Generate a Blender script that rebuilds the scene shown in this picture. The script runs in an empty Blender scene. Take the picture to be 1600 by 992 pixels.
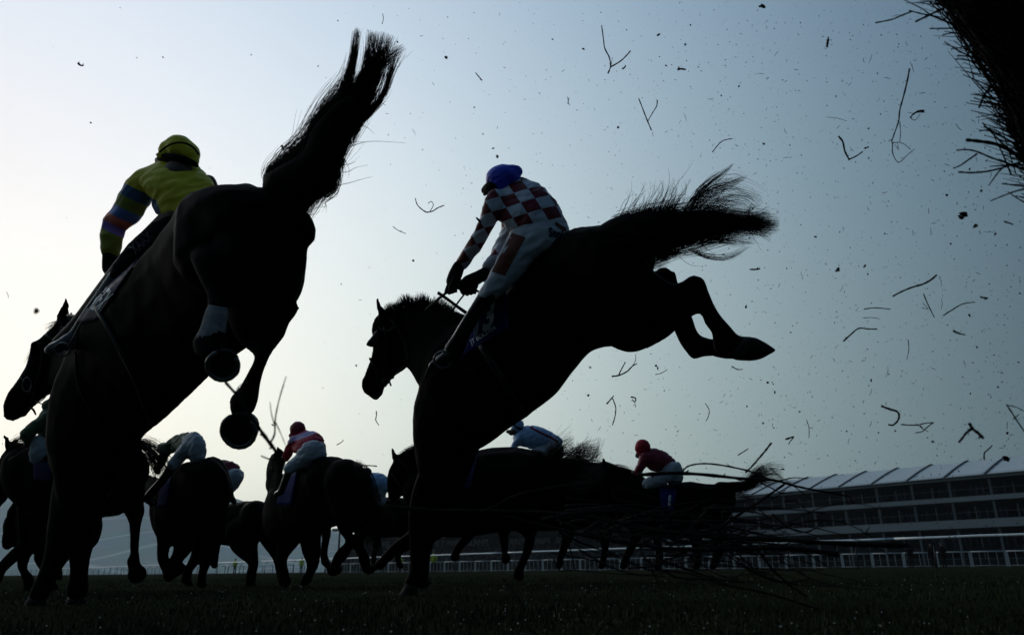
import bpy, bmesh, math, random
import numpy as np
from mathutils import Matrix, Vector
from mathutils.bvhtree import BVHTree
from mathutils import noise as mnoise

sc = bpy.context.scene
COL = sc.collection
random.seed(5)
rng = np.random.default_rng(5)

# ------------------------------------------------------------------ camera
FPX = 1155.0
TH = math.radians(18.83); ROLL = math.radians(0.6); CH = 0.16
_F = Vector((0, math.cos(TH), math.sin(TH))); _U0 = Vector((0, -math.sin(TH), math.cos(TH))); _R0 = Vector((1, 0, 0))
_R = _R0*math.cos(ROLL) - _U0*math.sin(ROLL)
_U = _R0*math.sin(ROLL) + _U0*math.cos(ROLL)
CAM = Vector((0, 0, CH))
cd = bpy.data.cameras.new('camera'); cam = bpy.data.objects.new('camera', cd); COL.objects.link(cam); sc.camera = cam
cd.sensor_width = 36; cd.lens = 36*FPX/1600; cd.clip_start = 0.05; cd.clip_end = 12000
m = Matrix((_R, _U, -_F)).transposed().to_4x4()
cam.matrix_world = Matrix.Translation(CAM) @ m
cd.dof.use_dof = True; cd.dof.focus_distance = 4.5; cd.dof.aperture_fstop = 4.0

# ------------------------------------------------------------------ sky: bright hazy aureole round a low sun, dark blue away from it
SUN_AZ = math.radians(-39); SUN_EL = math.radians(26)
SUND = Vector((math.sin(SUN_AZ)*math.cos(SUN_EL), math.cos(SUN_AZ)*math.cos(SUN_EL), math.sin(SUN_EL)))
w = bpy.data.worlds.new('World'); sc.world = w; w.use_nodes = True
nt = w.node_tree; N = nt.nodes; L = nt.links
def mth(op, a, b=None, c=None):
    n = N.new('ShaderNodeMath'); n.operation = op
    for i, v in enumerate((a, b, c)):
        if v is None: continue
        if isinstance(v, (int, float)): n.inputs[i].default_value = v
        else: L.new(v, n.inputs[i])
    return n.outputs[0]
tc = N.new('ShaderNodeTexCoord')
dot = N.new('ShaderNodeVectorMath'); dot.operation = 'DOT_PRODUCT'
nrm = N.new('ShaderNodeVectorMath'); nrm.operation = 'NORMALIZE'
L.new(tc.outputs['Generated'], nrm.inputs[0]); L.new(nrm.outputs[0], dot.inputs[0]); dot.inputs[1].default_value = SUND
sep = N.new('ShaderNodeSeparateXYZ'); L.new(nrm.outputs[0], sep.inputs[0])
ang = mth('MULTIPLY', mth('ARCCOSINE', dot.outputs['Value']), 180/math.pi/50)
t = mth('MINIMUM', ang, 1.66)
t2 = mth('MULTIPLY', t, t)
z = mth('MAXIMUM', sep.outputs['Z'], 0.0)
SKY = [(0.49, 0.145, -1.315, -1.18), (0.32, 0.30, -1.16, -.83), (0.07, 0.27, -1.00, -0.24)]
hz_n = N.new('ShaderNodeTexNoise'); hz_n.inputs['Scale'].default_value = 1.6; hz_n.inputs['Detail'].default_value = 3; L.new(nrm.outputs[0], hz_n.inputs['Vector'])
uneven = mth('MULTIPLY', mth('SUBTRACT', hz_n.outputs['Fac'], .5), .12)
comb = N.new('ShaderNodeCombineColor')
for i, (a, b, c, d) in enumerate(SKY):
    e = mth('ADD', uneven, mth('ADD', mth('ADD', mth('MULTIPLY', t, b), mth('MULTIPLY', t2, c)), mth('ADD', mth('MULTIPLY', z, d), a)))
    L.new(mth('EXPONENT', e), comb.inputs[i])
L.new(comb.outputs[0], N['Background'].inputs[0]); N['Background'].inputs[1].default_value = 1.0

sl = bpy.data.lights.new('sun', 'SUN'); sl.energy = 0.4; sl.angle = math.radians(10); sl.color = (1, .97, .93)
so = bpy.data.objects.new('sun', sl); COL.objects.link(so)
so.rotation_euler = (-SUND).to_track_quat('-Z', 'Y').to_euler()
sc.view_settings.view_transform = 'Standard'; sc.view_settings.look = 'None'; sc.view_settings.exposure = 0

# ------------------------------------------------------------------ helpers
def P(x, y, d):
    return CAM + _F*d + _R*((x-800)/FPX*d) + _U*((496-y)/FPX*d)
def ray(x, y):
    return (_F + _R*((x-800)/FPX) + _U*((496-y)/FPX)).normalized()
def hit_z(x, y, zz):
    r = ray(x, y); return CAM + r*((zz-CH)/r.z)
def mat(name, col, rough=.7, spec=.3, noise=.25, scale=8., metal=0., sheen=0., bump=0.):
    M = bpy.data.materials.new(name); M.use_nodes = True
    n = M.node_tree.nodes; l = M.node_tree.links; b = n['Principled BSDF']
    b.inputs['Roughness'].default_value = rough; b.inputs['Metallic'].default_value = metal
    b.inputs['Specular IOR Level'].default_value = spec
    if sheen: b.inputs['Sheen Weight'].default_value = sheen
    tc = n.new('ShaderNodeTexCoord'); no = n.new('ShaderNodeTexNoise'); no.inputs['Scale'].default_value = scale; no.inputs['Detail'].default_value = 4
    l.new(tc.outputs['Object'], no.inputs['Vector'])
    mx = n.new('ShaderNodeMix'); mx.data_type = 'RGBA'
    l.new(no.outputs['Fac'], mx.inputs['Factor'])
    mx.inputs[6].default_value = (*[c*(1-noise) for c in col], 1); mx.inputs[7].default_value = (*[min(1, c*(1+noise)) for c in col], 1)
    l.new(mx.outputs[2], b.inputs['Base Color'])
    if bump:
        bp = n.new('ShaderNodeBump'); bp.inputs['Strength'].default_value = bump; bp.inputs['Distance'].default_value = .01
        l.new(no.outputs['Fac'], bp.inputs['Height']); l.new(bp.outputs[0], b.inputs['Normal'])
    return M
M = {}
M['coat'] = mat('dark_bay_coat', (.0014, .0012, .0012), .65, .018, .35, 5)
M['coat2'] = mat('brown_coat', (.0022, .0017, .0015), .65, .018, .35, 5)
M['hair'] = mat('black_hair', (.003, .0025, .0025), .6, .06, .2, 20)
M['hoof'] = mat('hoof_horn', (.008, .007, .006), .7, .12, .4, 30)
M['steel'] = mat('worn_steel', (.12, .12, .12), .45, .5, .3, 30, metal=.8)
M['sock'] = mat('white_leg_hair', (.17, .172, .17), .8, .1, .7, 40, bump=.4)
M['leather'] = mat('black_leather', (.006, .005, .005), .45, .25, .3, 30)
M['boot'] = mat('polished_black_boot', (.005, .005, .005), .25, .35, .3, 20)
M['bootgrey'] = mat('grey_boot', (.06, .065, .075), .35, .4, .2, 20)
M['skin'] = mat('skin', (.10, .06, .045), .6, .3, .1, 20)
M['yellow'] = mat('yellow_silk', (.74, .62, .03), .55, .3, .2, 6, bump=.5)
M['black'] = mat('black_cloth', (.005, .005, .006), .8, .08, .3, 12)
M['white'] = mat('white_breeches', (.34, .37, .42), .6, .3, .12, 9, bump=.4)
M['navy'] = mat('navy_cloth', (.006, .01, .05), .7, .2, .3, 12)
M['blue'] = mat('royal_blue_silk', (.02, .04, .6), .45, .4, .25, 12, bump=.3)
M['red'] = mat('red_silk', (.34, .012, .03), .6, .15, .25, 10, bump=.3)
M['maroon'] = mat('maroon_silk', (.19, .01, .03), .55, .3, .25, 10, bump=.3)
M['green'] = mat('dark_green_silk', (.03, .07, .03), .6, .3, .25, 10, bump=.3)
M['paleblue'] = mat('pale_blue_silk', (.24, .38, .62), .55, .3, .2, 10, bump=.3)
M['cloth_blue'] = mat('deep_blue_cloth', (.008, .014, .11), .7, .1, .3, 12)
M['print'] = mat('white_print', (.9, .92, .95), .7, .2, .05, 10)
M['orange'] = mat('orange_print', (.09, .018, .008), .6, .2, .3, 60)
M['wood'] = mat('birch_twig_bark', (.008, .006, .005), .75, .08, .4, 40)
M['soil'] = mat('damp_soil', (.010, .008, .006), .9, .1, .4, 60)

def addmesh(name, verts, faces, material, parent=None, smooth=True):
    me = bpy.data.meshes.new(name); me.from_pydata(verts, [], faces); me.update()
    if smooth: me.shade_smooth()
    me.materials.append(material)
    o = bpy.data.objects.new(name, me); COL.objects.link(o)
    if parent: o.parent = parent; o.location = -Vector(parent.get('_abs', parent.location))
    return o
def thing(name, label, cat, loc=(0, 0, 0), group=None):
    o = bpy.data.objects.new(name, None); COL.objects.link(o); o.location = loc; o.empty_display_size = .1
    o['label'] = label; o['category'] = cat
    if group: o['group'] = group
    return o
def tag(o, label=None, cat=None, group=None, kind=None):
    if label: o['label'] = label
    if cat: o['category'] = cat
    if group: o['group'] = group
    if kind: o['kind'] = kind
    return o
def sub(o, parent):            # parent a world-coordinate mesh under a part (a part already sits at -root)
    o.parent = parent; o.location = (0, 0, 0); return o
def cr(pts, n):                # Catmull-Rom through rows of a list
    A = np.array(pts, float)
    if len(A) == 2: return [tuple(A[0]*(1-u)+A[1]*u) for u in np.linspace(0, 1, n*1+1)]
    out = []
    for i in range(len(A)-1):
        p0 = A[max(i-1, 0)]; p1 = A[i]; p2 = A[i+1]; p3 = A[min(i+2, len(A)-1)]
        for k in range(n):
            u = k/n
            out.append(.5*((2*p1)+(-p0+p2)*u+(2*p0-5*p1+4*p2-p3)*u*u+(-p0+3*p1-3*p2+p3)*u**3))
    out.append(A[-1]); return out
class MB:
    def __init__(s): s.v = []; s.f = []
    def ring_tube(s, rings, cap=True):
        n = len(rings[0]); b = len(s.v)
        for r in rings: s.v.extend(r)
        for i in range(len(rings)-1):
            for j in range(n):
                k = (j+1) % n
                s.f.append((b+i*n+j, b+i*n+k, b+(i+1)*n+k, b+(i+1)*n+j))
        if cap:
            s.f.append(tuple(b+j for j in range(n-1, -1, -1))); s.f.append(tuple(b+(len(rings)-1)*n+j for j in range(n)))
    def tube(s, pts, rad, n=5):
        pts = [Vector(p) for p in pts]; rings = []
        up = Vector((.3, .2, .93))
        for i, p in enumerate(pts):
            tg = (pts[min(i+1, len(pts)-1)]-pts[max(i-1, 0)])
            if tg.length < 1e-9: tg = Vector((0, 0, 1))
            tg.normalize()
            a = tg.cross(up)
            if a.length < 1e-3: a = tg.cross(Vector((1, 0, 0)))
            a.normalize(); b = tg.cross(a)
            r = rad[i] if hasattr(rad, '__len__') else rad
            rings.append([p + a*(math.cos(q*2*math.pi/n)*r) + b*(math.sin(q*2*math.pi/n)*r) for q in range(n)])
        s.ring_tube(rings)
    def box(s, c, ax, ay, az):
        c = Vector(c); b = len(s.v)
        for sx in (-1, 1):
            for sy in (-1, 1):
                for sz in (-1, 1): s.v.append(c+ax*sx+ay*sy+az*sz)
        for f in ((0, 1, 3, 2), (4, 6, 7, 5), (0, 4, 5, 1), (2, 3, 7, 6), (0, 2, 6, 4), (1, 5, 7, 3)): s.f.append(tuple(b+i for i in f))
    def build(s, name, material, parent=None, smooth=True): return addmesh(name, s.v, s.f, material, parent, smooth)

INFL = 0.0
def pair_rings(ch, n=14, sub_=4):
    """ch rows: (ax,ay,bx,by,d,k) two opposite outline points; k = depth radius / half width"""
    rows = cr(ch, sub_); st = []
    for r in rows:
        A = P(r[0], r[1], r[4]); B = P(r[2], r[3], r[4]); c = (A+B)/2; a = (A-B)/2
        vd = (c-CAM).normalized(); bdir = vd - a.normalized()*vd.dot(a.normalized()); bdir.normalize()
        a = a*(1+INFL/max(a.length, .01)); st.append((c, a, bdir*(a.length*r[5])))
    def ext(c, a, b, dirv, L_):   # rounded cap
        return [(c+dirv*(L_*math.sin(u)), a*math.cos(u), b*math.cos(u)) for u in (.5, .95, 1.3, 1.5)]
    d0 = (st[0][0]-st[1][0]).normalized(); d1 = (st[-1][0]-st[-2][0]).normalized()
    head = ext(*st[0], d0, st[0][1].length*.8)[::-1]; tail = ext(*st[-1], d1, st[-1][1].length*.8)
    st = head+st+tail
    return [[c + a*math.cos(2*math.pi*q/n) + b*math.sin(2*math.pi*q/n) for q in range(n)] for c, a, b in st]
def chain_rings(ch, n=12, sub_=4):
    """ch rows: (x,y,d,rpx[,k]) centre line with pixel radius"""
    rows = [(r[0], r[1], r[2], r[3], r[4] if len(r) > 4 else 1.) for r in ch]
    if len(rows) == 1: r = rows[0]; rows = [r, (r[0]+.5, r[1]+.5)+r[2:]]
    rows = cr(rows, sub_); C = [P(r[0], r[1], r[2]) for r in rows]; st = []
    for i, r in enumerate(rows):
        tg = C[min(i+1, len(C)-1)]-C[max(i-1, 0)]; tg.normalize()
        vd = (C[i]-CAM).normalized(); a = tg.cross(vd)
        if a.length < .05: a = _R.copy()
        a.normalize(); b = a.cross(tg).normalized()
        R_ = max(r[3], .3)/FPX*r[2]+INFL
        st.append((C[i], a*R_, b*(R_*r[4])))
    d0 = (C[0]-C[1]).normalized(); d1 = (C[-1]-C[-2]).normalized()
    def ext(c, a, b, dv): L_ = a.length*.95; return [(c+dv*(L_*math.sin(u)), a*math.cos(u), b*math.cos(u)) for u in (.5, .95, 1.3, 1.5)]
    st = ext(*st[0], d0)[::-1]+st+ext(*st[-1], d1)
    return [[c + a*math.cos(2*math.pi*q/n) + b*math.sin(2*math.pi*q/n) for q in range(n)] for c, a, b in st]
def organic(name, chains, voxel, material, parent, smooth_it=5, relief=None):
    """one continuous surface grown over the chains"""
    global INFL
    b = MB(); INFL = voxel*.3
    for ch in chains:
        if ch[0] == 'p': rows, off = ch[1], (ch[2] if len(ch) > 2 else 0); b.ring_tube(pair_rings(rows))
        else: b.ring_tube(chain_rings(ch[1]))
    INFL = 0.0
    me = bpy.data.meshes.new('tmp'); me.from_pydata([tuple(v) for v in b.v], [], b.f); me.update()
    bm = bmesh.new(); bm.from_mesh(me); bmesh.ops.recalc_face_normals(bm, faces=bm.faces); bm.to_mesh(me); bm.free()
    o = bpy.data.objects.new('tmp', me); COL.objects.link(o)
    r = o.modifiers.new('r', 'REMESH'); r.mode = 'VOXEL'; r.voxel_size = voxel; r.use_smooth_shade = True
    s = o.modifiers.new('s', 'SMOOTH'); s.factor = .5; s.iterations = smooth_it
    dg = bpy.context.evaluated_depsgraph_get(); me2 = bpy.data.meshes.new_from_object(o.evaluated_get(dg))
    bpy.data.objects.remove(o); bpy.data.meshes.remove(me)
    if relief is None and name in ('silks', 'breeches', 'cap'): relief = (voxel*.55, 9., 'f') if name != 'cap' else (voxel*.2, 14., 'f')
    if relief:
        amp, fr, kind = relief; nrmls = [v.normal.copy() for v in me2.vertices]
        for v, nn in zip(me2.vertices, nrmls):
            c = v.co
            if kind == 'f':       # cloth folds: ridges stretched along one direction
                q = mnoise.noise(Vector((c.x*fr*1.0+c.z*fr*.7, c.y*fr*.8, (c.z-c.x*.6)*fr*2.2))); h = (1-abs(q)*2.6)*amp
            else:
                h = (mnoise.noise(c*fr)+.5*mnoise.noise(c*fr*2.3))*amp
            v.co = c+nn*h
    me2.name = name; me2.materials.clear(); me2.materials.append(material); me2.shade_smooth()
    o = bpy.data.objects.new(name, me2); COL.objects.link(o)
    if parent: o.parent = parent; o.location = -parent.location
    return o
def bvh_of(o):
    me = o.data; return BVHTree.FromPolygons([v.co.copy() for v in me.vertices], [tuple(p.vertices) for p in me.polygons])
def cast(bvh, x, y, dflt, off=.006):
    r = ray(x, y); h = bvh.ray_cast(CAM, r)
    if h[0] is None: return P(x, y, dflt)
    return h[0]-r*off
def lerp2(q, u, v):            # q: 4 pixel corners tl,tr,br,bl
    a = np.array(q[0])*(1-u)+np.array(q[1])*u; b = np.array(q[3])*(1-u)+np.array(q[2])*u
    return a*(1-v)+b*v
def cloth(name, bvh, quad, dflt, material, parent, nx=14, ny=14, off=.012, smooth_depth=True):
    """a saddle cloth lying on the flank, with thickness"""
    D = np.zeros((ny+1, nx+1)); XY = {}
    for j in range(ny+1):
        for i in range(nx+1):
            x, y = lerp2(quad, i/nx, j/ny); XY[i, j] = (x, y)
            p = cast(bvh, x, y, dflt, off); D[j, i] = (p-CAM).dot(_F)
    for _ in range(3):
        E_ = np.pad(D, 1, mode='edge'); D = np.minimum(D, (E_[:-2, 1:-1]+E_[2:, 1:-1]+E_[1:-1, :-2]+E_[1:-1, 2:])/4)
    v = []; f = []
    for lay in (0, .008):
        for j in range(ny+1):
            for i in range(nx+1): v.append(P(*XY[i, j], D[j, i]+lay))
    n1 = (nx+1)*(ny+1); id_ = lambda i, j, l: l*n1+j*(nx+1)+i
    for j in range(ny):
        for i in range(nx):
            f.append((id_(i, j, 0), id_(i+1, j, 0), id_(i+1, j+1, 0), id_(i, j+1, 0))); f.append((id_(i, j, 1), id_(i, j+1, 1), id_(i+1, j+1, 1), id_(i+1, j, 1)))
    for i in range(nx):
        f.append((id_(i, 0, 0), id_(i, 0, 1), id_(i+1, 0, 1), id_(i+1, 0, 0))); f.append((id_(i, ny, 0), id_(i+1, ny, 0), id_(i+1, ny, 1), id_(i, ny, 1)))
    for j in range(ny):
        f.append((id_(0, j, 0), id_(0, j+1, 0), id_(0, j+1, 1), id_(0, j, 1))); f.append((id_(nx, j, 0), id_(nx, j, 1), id_(nx, j+1, 1), id_(nx, j+1, 0)))
    return addmesh(name, [tuple(p) for p in v], f, material, parent)
def text_mesh(s, bold=0.0, sub_=0):
    cu = bpy.data.curves.new('t', 'FONT'); cu.body = s; cu.resolution_u = 3; cu.offset = bold
    o = bpy.data.objects.new('t', cu); COL.objects.link(o)
    dg = bpy.context.evaluated_depsgraph_get(); me = bpy.data.meshes.new_from_object(o.evaluated_get(dg))
    bpy.data.objects.remove(o); bpy.data.curves.remove(cu)
    if sub_:
        bm = bmesh.new(); bm.from_mesh(me); bmesh.ops.subdivide_edges(bm, edges=bm.edges, cuts=sub_, use_grid_fill=True); bm.to_mesh(me); bm.free()
    c = np.array([v.co[:] for v in me.vertices]); f = [tuple(p.vertices) for p in me.polygons]
    c[:, 0] = (c[:, 0]-c[:, 0].min())/(np.ptp(c[:, 0])+1e-9); c[:, 1] = (c[:, 1]-c[:, 1].min())/(np.ptp(c[:, 1])+1e-9)
    return c, f
def print_text(name, s, bvh, quad, dflt, material, parent, off=.016, bold=.02, sub_=2):
    c, f = text_mesh(s, bold, sub_); v = []
    for x, y, _ in c:
        px, py = lerp2(quad, x, 1-y); v.append(tuple(cast(bvh, px, py, dflt, off)))
    return addmesh(name, v, f, material, parent, False)
def strap(name, pts, material, parent, r=None, n=6, sub_=5, bvh=None):
    """pts rows (x,y,d,rpx)"""
    rows = cr(pts, sub_); b = MB(); q = []; rr = []
    for r_ in rows:
        p = P(r_[0], r_[1], r_[2])
        if bvh:
            p = cast(bvh, r_[0], r_[1], r_[2], .006)
        q.append(p); rr.append(r_[3]/FPX*r_[2])
    b.tube(q, rr, n); return b.build(name, material, parent)
def strand(b, pts, r0, r1, n=3):
    k = len(pts); b.tube(pts, [r0+(r1-r0)*i/(k-1) for i in range(k)], n)
def lock(b, rows, n, r=.0011, wander=.25, start=(0, .3), end=(.62, 1.12), depthw=1.0, segs=9, tip=.0003, spread=.45):
    """hair lock: rows (x,y,d,halfwidth_px); n strands following it"""
    C = np.array([list(q) for q in cr(rows, 8)]); m_ = len(C)
    T = np.gradient(C[:, :2], axis=0); T /= np.linalg.norm(T, axis=1)[:, None]+1e-9
    Np = np.stack([-T[:, 1], T[:, 0]], 1)
    for _ in range(n):
        u = random.gauss(0, .5); u = max(-1.05, min(1.05, u)); dz = random.gauss(0, .5)*depthw
        s0 = random.uniform(*start); s1 = random.uniform(*end); ph = random.uniform(0, 6.28); fr = random.uniform(2, 6); wa = random.gauss(0, wander)
        u1 = u*(1+abs(random.gauss(0, spread)))+random.gauss(0, wander*1.6)
        pts = []
        for k in range(segs):
            s_ = s0+(s1-s0)*k/(segs-1); f_ = s_*(m_-1); i = max(0, min(int(f_), m_-2)); a = f_-i
            c = C[i]*(1-a)+C[i+1]*a
            uu = u+(u1-u)*k/(segs-1)+wa*.5*math.sin(ph+fr*s_)
            nn = Np[i]
            x = c[0]+nn[0]*uu*c[3]; y = c[1]+nn[1]*uu*c[3]
            pts.append(P(x, y, c[2]+dz*c[3]/FPX*c[2]))
        strand(b, pts, r, tip)

# ------------------------------------------------------------------ ground
def ground():
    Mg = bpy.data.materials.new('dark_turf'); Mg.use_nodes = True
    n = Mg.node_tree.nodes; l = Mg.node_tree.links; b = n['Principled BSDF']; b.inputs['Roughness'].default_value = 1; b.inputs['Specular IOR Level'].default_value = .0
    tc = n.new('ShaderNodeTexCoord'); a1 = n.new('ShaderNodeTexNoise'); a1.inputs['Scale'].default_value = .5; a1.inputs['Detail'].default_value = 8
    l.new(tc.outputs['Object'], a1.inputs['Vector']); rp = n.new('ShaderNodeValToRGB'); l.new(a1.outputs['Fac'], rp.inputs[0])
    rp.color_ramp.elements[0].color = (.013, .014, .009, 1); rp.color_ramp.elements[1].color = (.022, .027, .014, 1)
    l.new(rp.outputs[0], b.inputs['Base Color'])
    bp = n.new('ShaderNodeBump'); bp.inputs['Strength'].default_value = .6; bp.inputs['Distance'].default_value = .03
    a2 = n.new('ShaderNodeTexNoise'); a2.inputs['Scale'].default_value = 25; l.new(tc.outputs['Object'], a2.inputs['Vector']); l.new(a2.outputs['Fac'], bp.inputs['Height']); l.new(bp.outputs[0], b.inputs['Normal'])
    v = []; f = []
    xs = [-4000, -1500, -500, -150, -60]+list(np.linspace(-30, 30, 61))+[60, 150, 500, 1500, 4000]
    ys = [-60, -20, -8]+list(np.linspace(-4, 40, 89))+[60, 100, 200, 500, 1200, 4000]
    for y in ys:
        for x in xs:
            zz = 0
            if abs(x) < 30 and -4 < y < 40: zz = .012*math.sin(x*1.7+y*.6)*math.sin(y*1.3)+random.uniform(-.006, .006)
            v.append((x, y, zz))
    nx = len(xs)
    for j in range(len(ys)-1):
        for i in range(nx-1): f.append((j*nx+i, j*nx+i+1, (j+1)*nx+i+1, (j+1)*nx+i))
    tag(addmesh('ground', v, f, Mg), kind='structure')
    # grass blades
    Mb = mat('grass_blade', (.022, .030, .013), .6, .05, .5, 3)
    K = 70000
    dist = .55*np.exp(rng.random(K)*math.log(22/.55)); azm = rng.uniform(-.78, .78, K)
    X = dist*np.tan(azm)*1.0; Y = dist
    dens = np.ones(K)
    H = rng.uniform(.010, .024, K)*(1+.8*(rng.random(K) > .95)); W = rng.uniform(.0012, .0028, K)*np.maximum(1, dist/5)
    th = rng.uniform(0, 6.28, K); le = rng.normal(0, .5, K); lf = rng.uniform(0, 6.28, K)
    cx, sx = np.cos(th)*W, np.sin(th)*W; ox, oy = np.cos(lf)*le*H, np.sin(lf)*le*H
    z0 = np.full(K, -.01)
    V = np.empty((K, 5, 3))
    V[:, 0] = np.stack([X-cx, Y-sx, z0], 1); V[:, 1] = np.stack([X+cx, Y+sx, z0], 1)
    V[:, 2] = np.stack([X-cx*.8+ox*.35, Y-sx*.8+oy*.35, H*.6], 1); V[:, 3] = np.stack([X+cx*.8+ox*.35, Y+sx*.8+oy*.35, H*.6], 1)
    V[:, 4] = np.stack([X+ox, Y+oy, H], 1)
    base = np.arange(K)*5
    me = bpy.data.meshes.new('grass'); me.vertices.add(K*5); me.vertices.foreach_set('co', V.reshape(-1))
    loops = np.stack([base, base+1, base+3, base+2, base+2, base+3, base+4], 1).reshape(-1)
    starts = np.stack([np.arange(K)*7, np.arange(K)*7+4], 1).reshape(-1)
    me.loops.add(K*7); me.loops.foreach_set('vertex_index', loops.astype(np.int32)); me.polygons.add(K*2); me.polygons.foreach_set('loop_start', starts.astype(np.int32))
    me.update(calc_edges=True); me.validate(); me.materials.append(Mb)
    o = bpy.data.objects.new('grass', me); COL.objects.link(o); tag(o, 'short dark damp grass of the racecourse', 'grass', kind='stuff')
    # dew
    bb = MB()
    for _ in range(700):
        d = .9*math.exp(random.random()*math.log(9)); x = d*math.tan(random.uniform(-.7, .7)); c = Vector((x, d, random.uniform(.015, .045))); r = random.choice((.0008, .0012, .0022))*max(1, d/3)
        vs = [c+Vector(q)*r for q in ((1, 0, 0), (-1, 0, 0), (0, 1, 0), (0, -1, 0), (0, 0, 1), (0, 0, -1))]; b0 = len(bb.v); bb.v.extend(vs)
        for q in ((0, 2, 4), (2, 1, 4), (1, 3, 4), (3, 0, 4), (2, 0, 5), (1, 2, 5), (3, 1, 5), (0, 3, 5)): bb.f.append(tuple(b0+i for i in q))
    tag(bb.build('dew', mat('dew_drop', (.5, .52, .52), .08, 1., .1, 5)), 'scattered glinting dew drops on the grass blades', 'dew', kind='stuff')
ground()

# ------------------------------------------------------------------ far hills
def hills():
    Mh = bpy.data.materials.new('hazy_hill_fields'); Mh.use_nodes = True
    n = Mh.node_tree.nodes; l = Mh.node_tree.links; b = n['Principled BSDF']; b.inputs['Roughness'].default_value = 1; b.inputs['Specular IOR Level'].default_value = 0
    tc = n.new('ShaderNodeTexCoord'); vo = n.new('ShaderNodeTexVoronoi'); vo.inputs['Scale'].default_value = .006; vo.feature = 'DISTANCE_TO_EDGE'
    l.new(tc.outputs['Object'], vo.inputs['Vector']); rp = n.new('ShaderNodeValToRGB'); l.new(vo.outputs['Distance'], rp.inputs[0])
    rp.color_ramp.elements[0].color = (.62, .70, .66, 1); rp.color_ramp.elements[1].color = (.34, .43, .42, 1); rp.color_ramp.elements[1].position = .035  # field tones lightened: part of the distant haze is put into the colour
    no = n.new('ShaderNodeTexNoise'); no.inputs['Scale'].default_value = .02; l.new(tc.outputs['Object'], no.inputs['Vector'])
    mx = n.new('ShaderNodeMix'); mx.data_type = 'RGBA'; mx.blend_type = 'MULTIPLY'; mx.inputs['Factor'].default_value = .3
    l.new(rp.outputs[0], mx.inputs[6]); l.new(no.outputs['Color'], mx.inputs[7]); l.new(mx.outputs[2], b.inputs['Base Color'])
    prof = [(-500, 800), (-300, 785), (-100, 775), (0, 774), (60, 765), (140, 752), (225, 745), (300, 757), (400, 789), (480, 815), (560, 838), (700, 852), (900, 862), (1150, 866), (1500, 868), (2100, 872)]
    pr = cr(prof, 6); v = []; f = []; nr = 14
    for (x, y) in pr:
        top = P(x, y, 1400)
        foot = hit_z(x, 894.5+(800-x)*.0105, 0) if False else None
        base = Vector((top.x*.45, top.y*.45, -1))
        for k in range(nr+1):
            u = k/nr; q = base.lerp(top, u); q.z = -1+(top.z+1)*(u**1.15)+8*math.sin(x*.02+u*7)*u*(1-u)
            v.append(q)
        q = top+(top-CAM)*.5; q.z = -1; v.append(q)
    for i in range(len(pr)-1):
        for k in range(nr+1): a = i*(nr+2)+k; f.append((a, a+nr+2, a+nr+3, a+1))
    tag(addmesh('hills', v, f, Mh), kind='structure')
hills()

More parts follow.
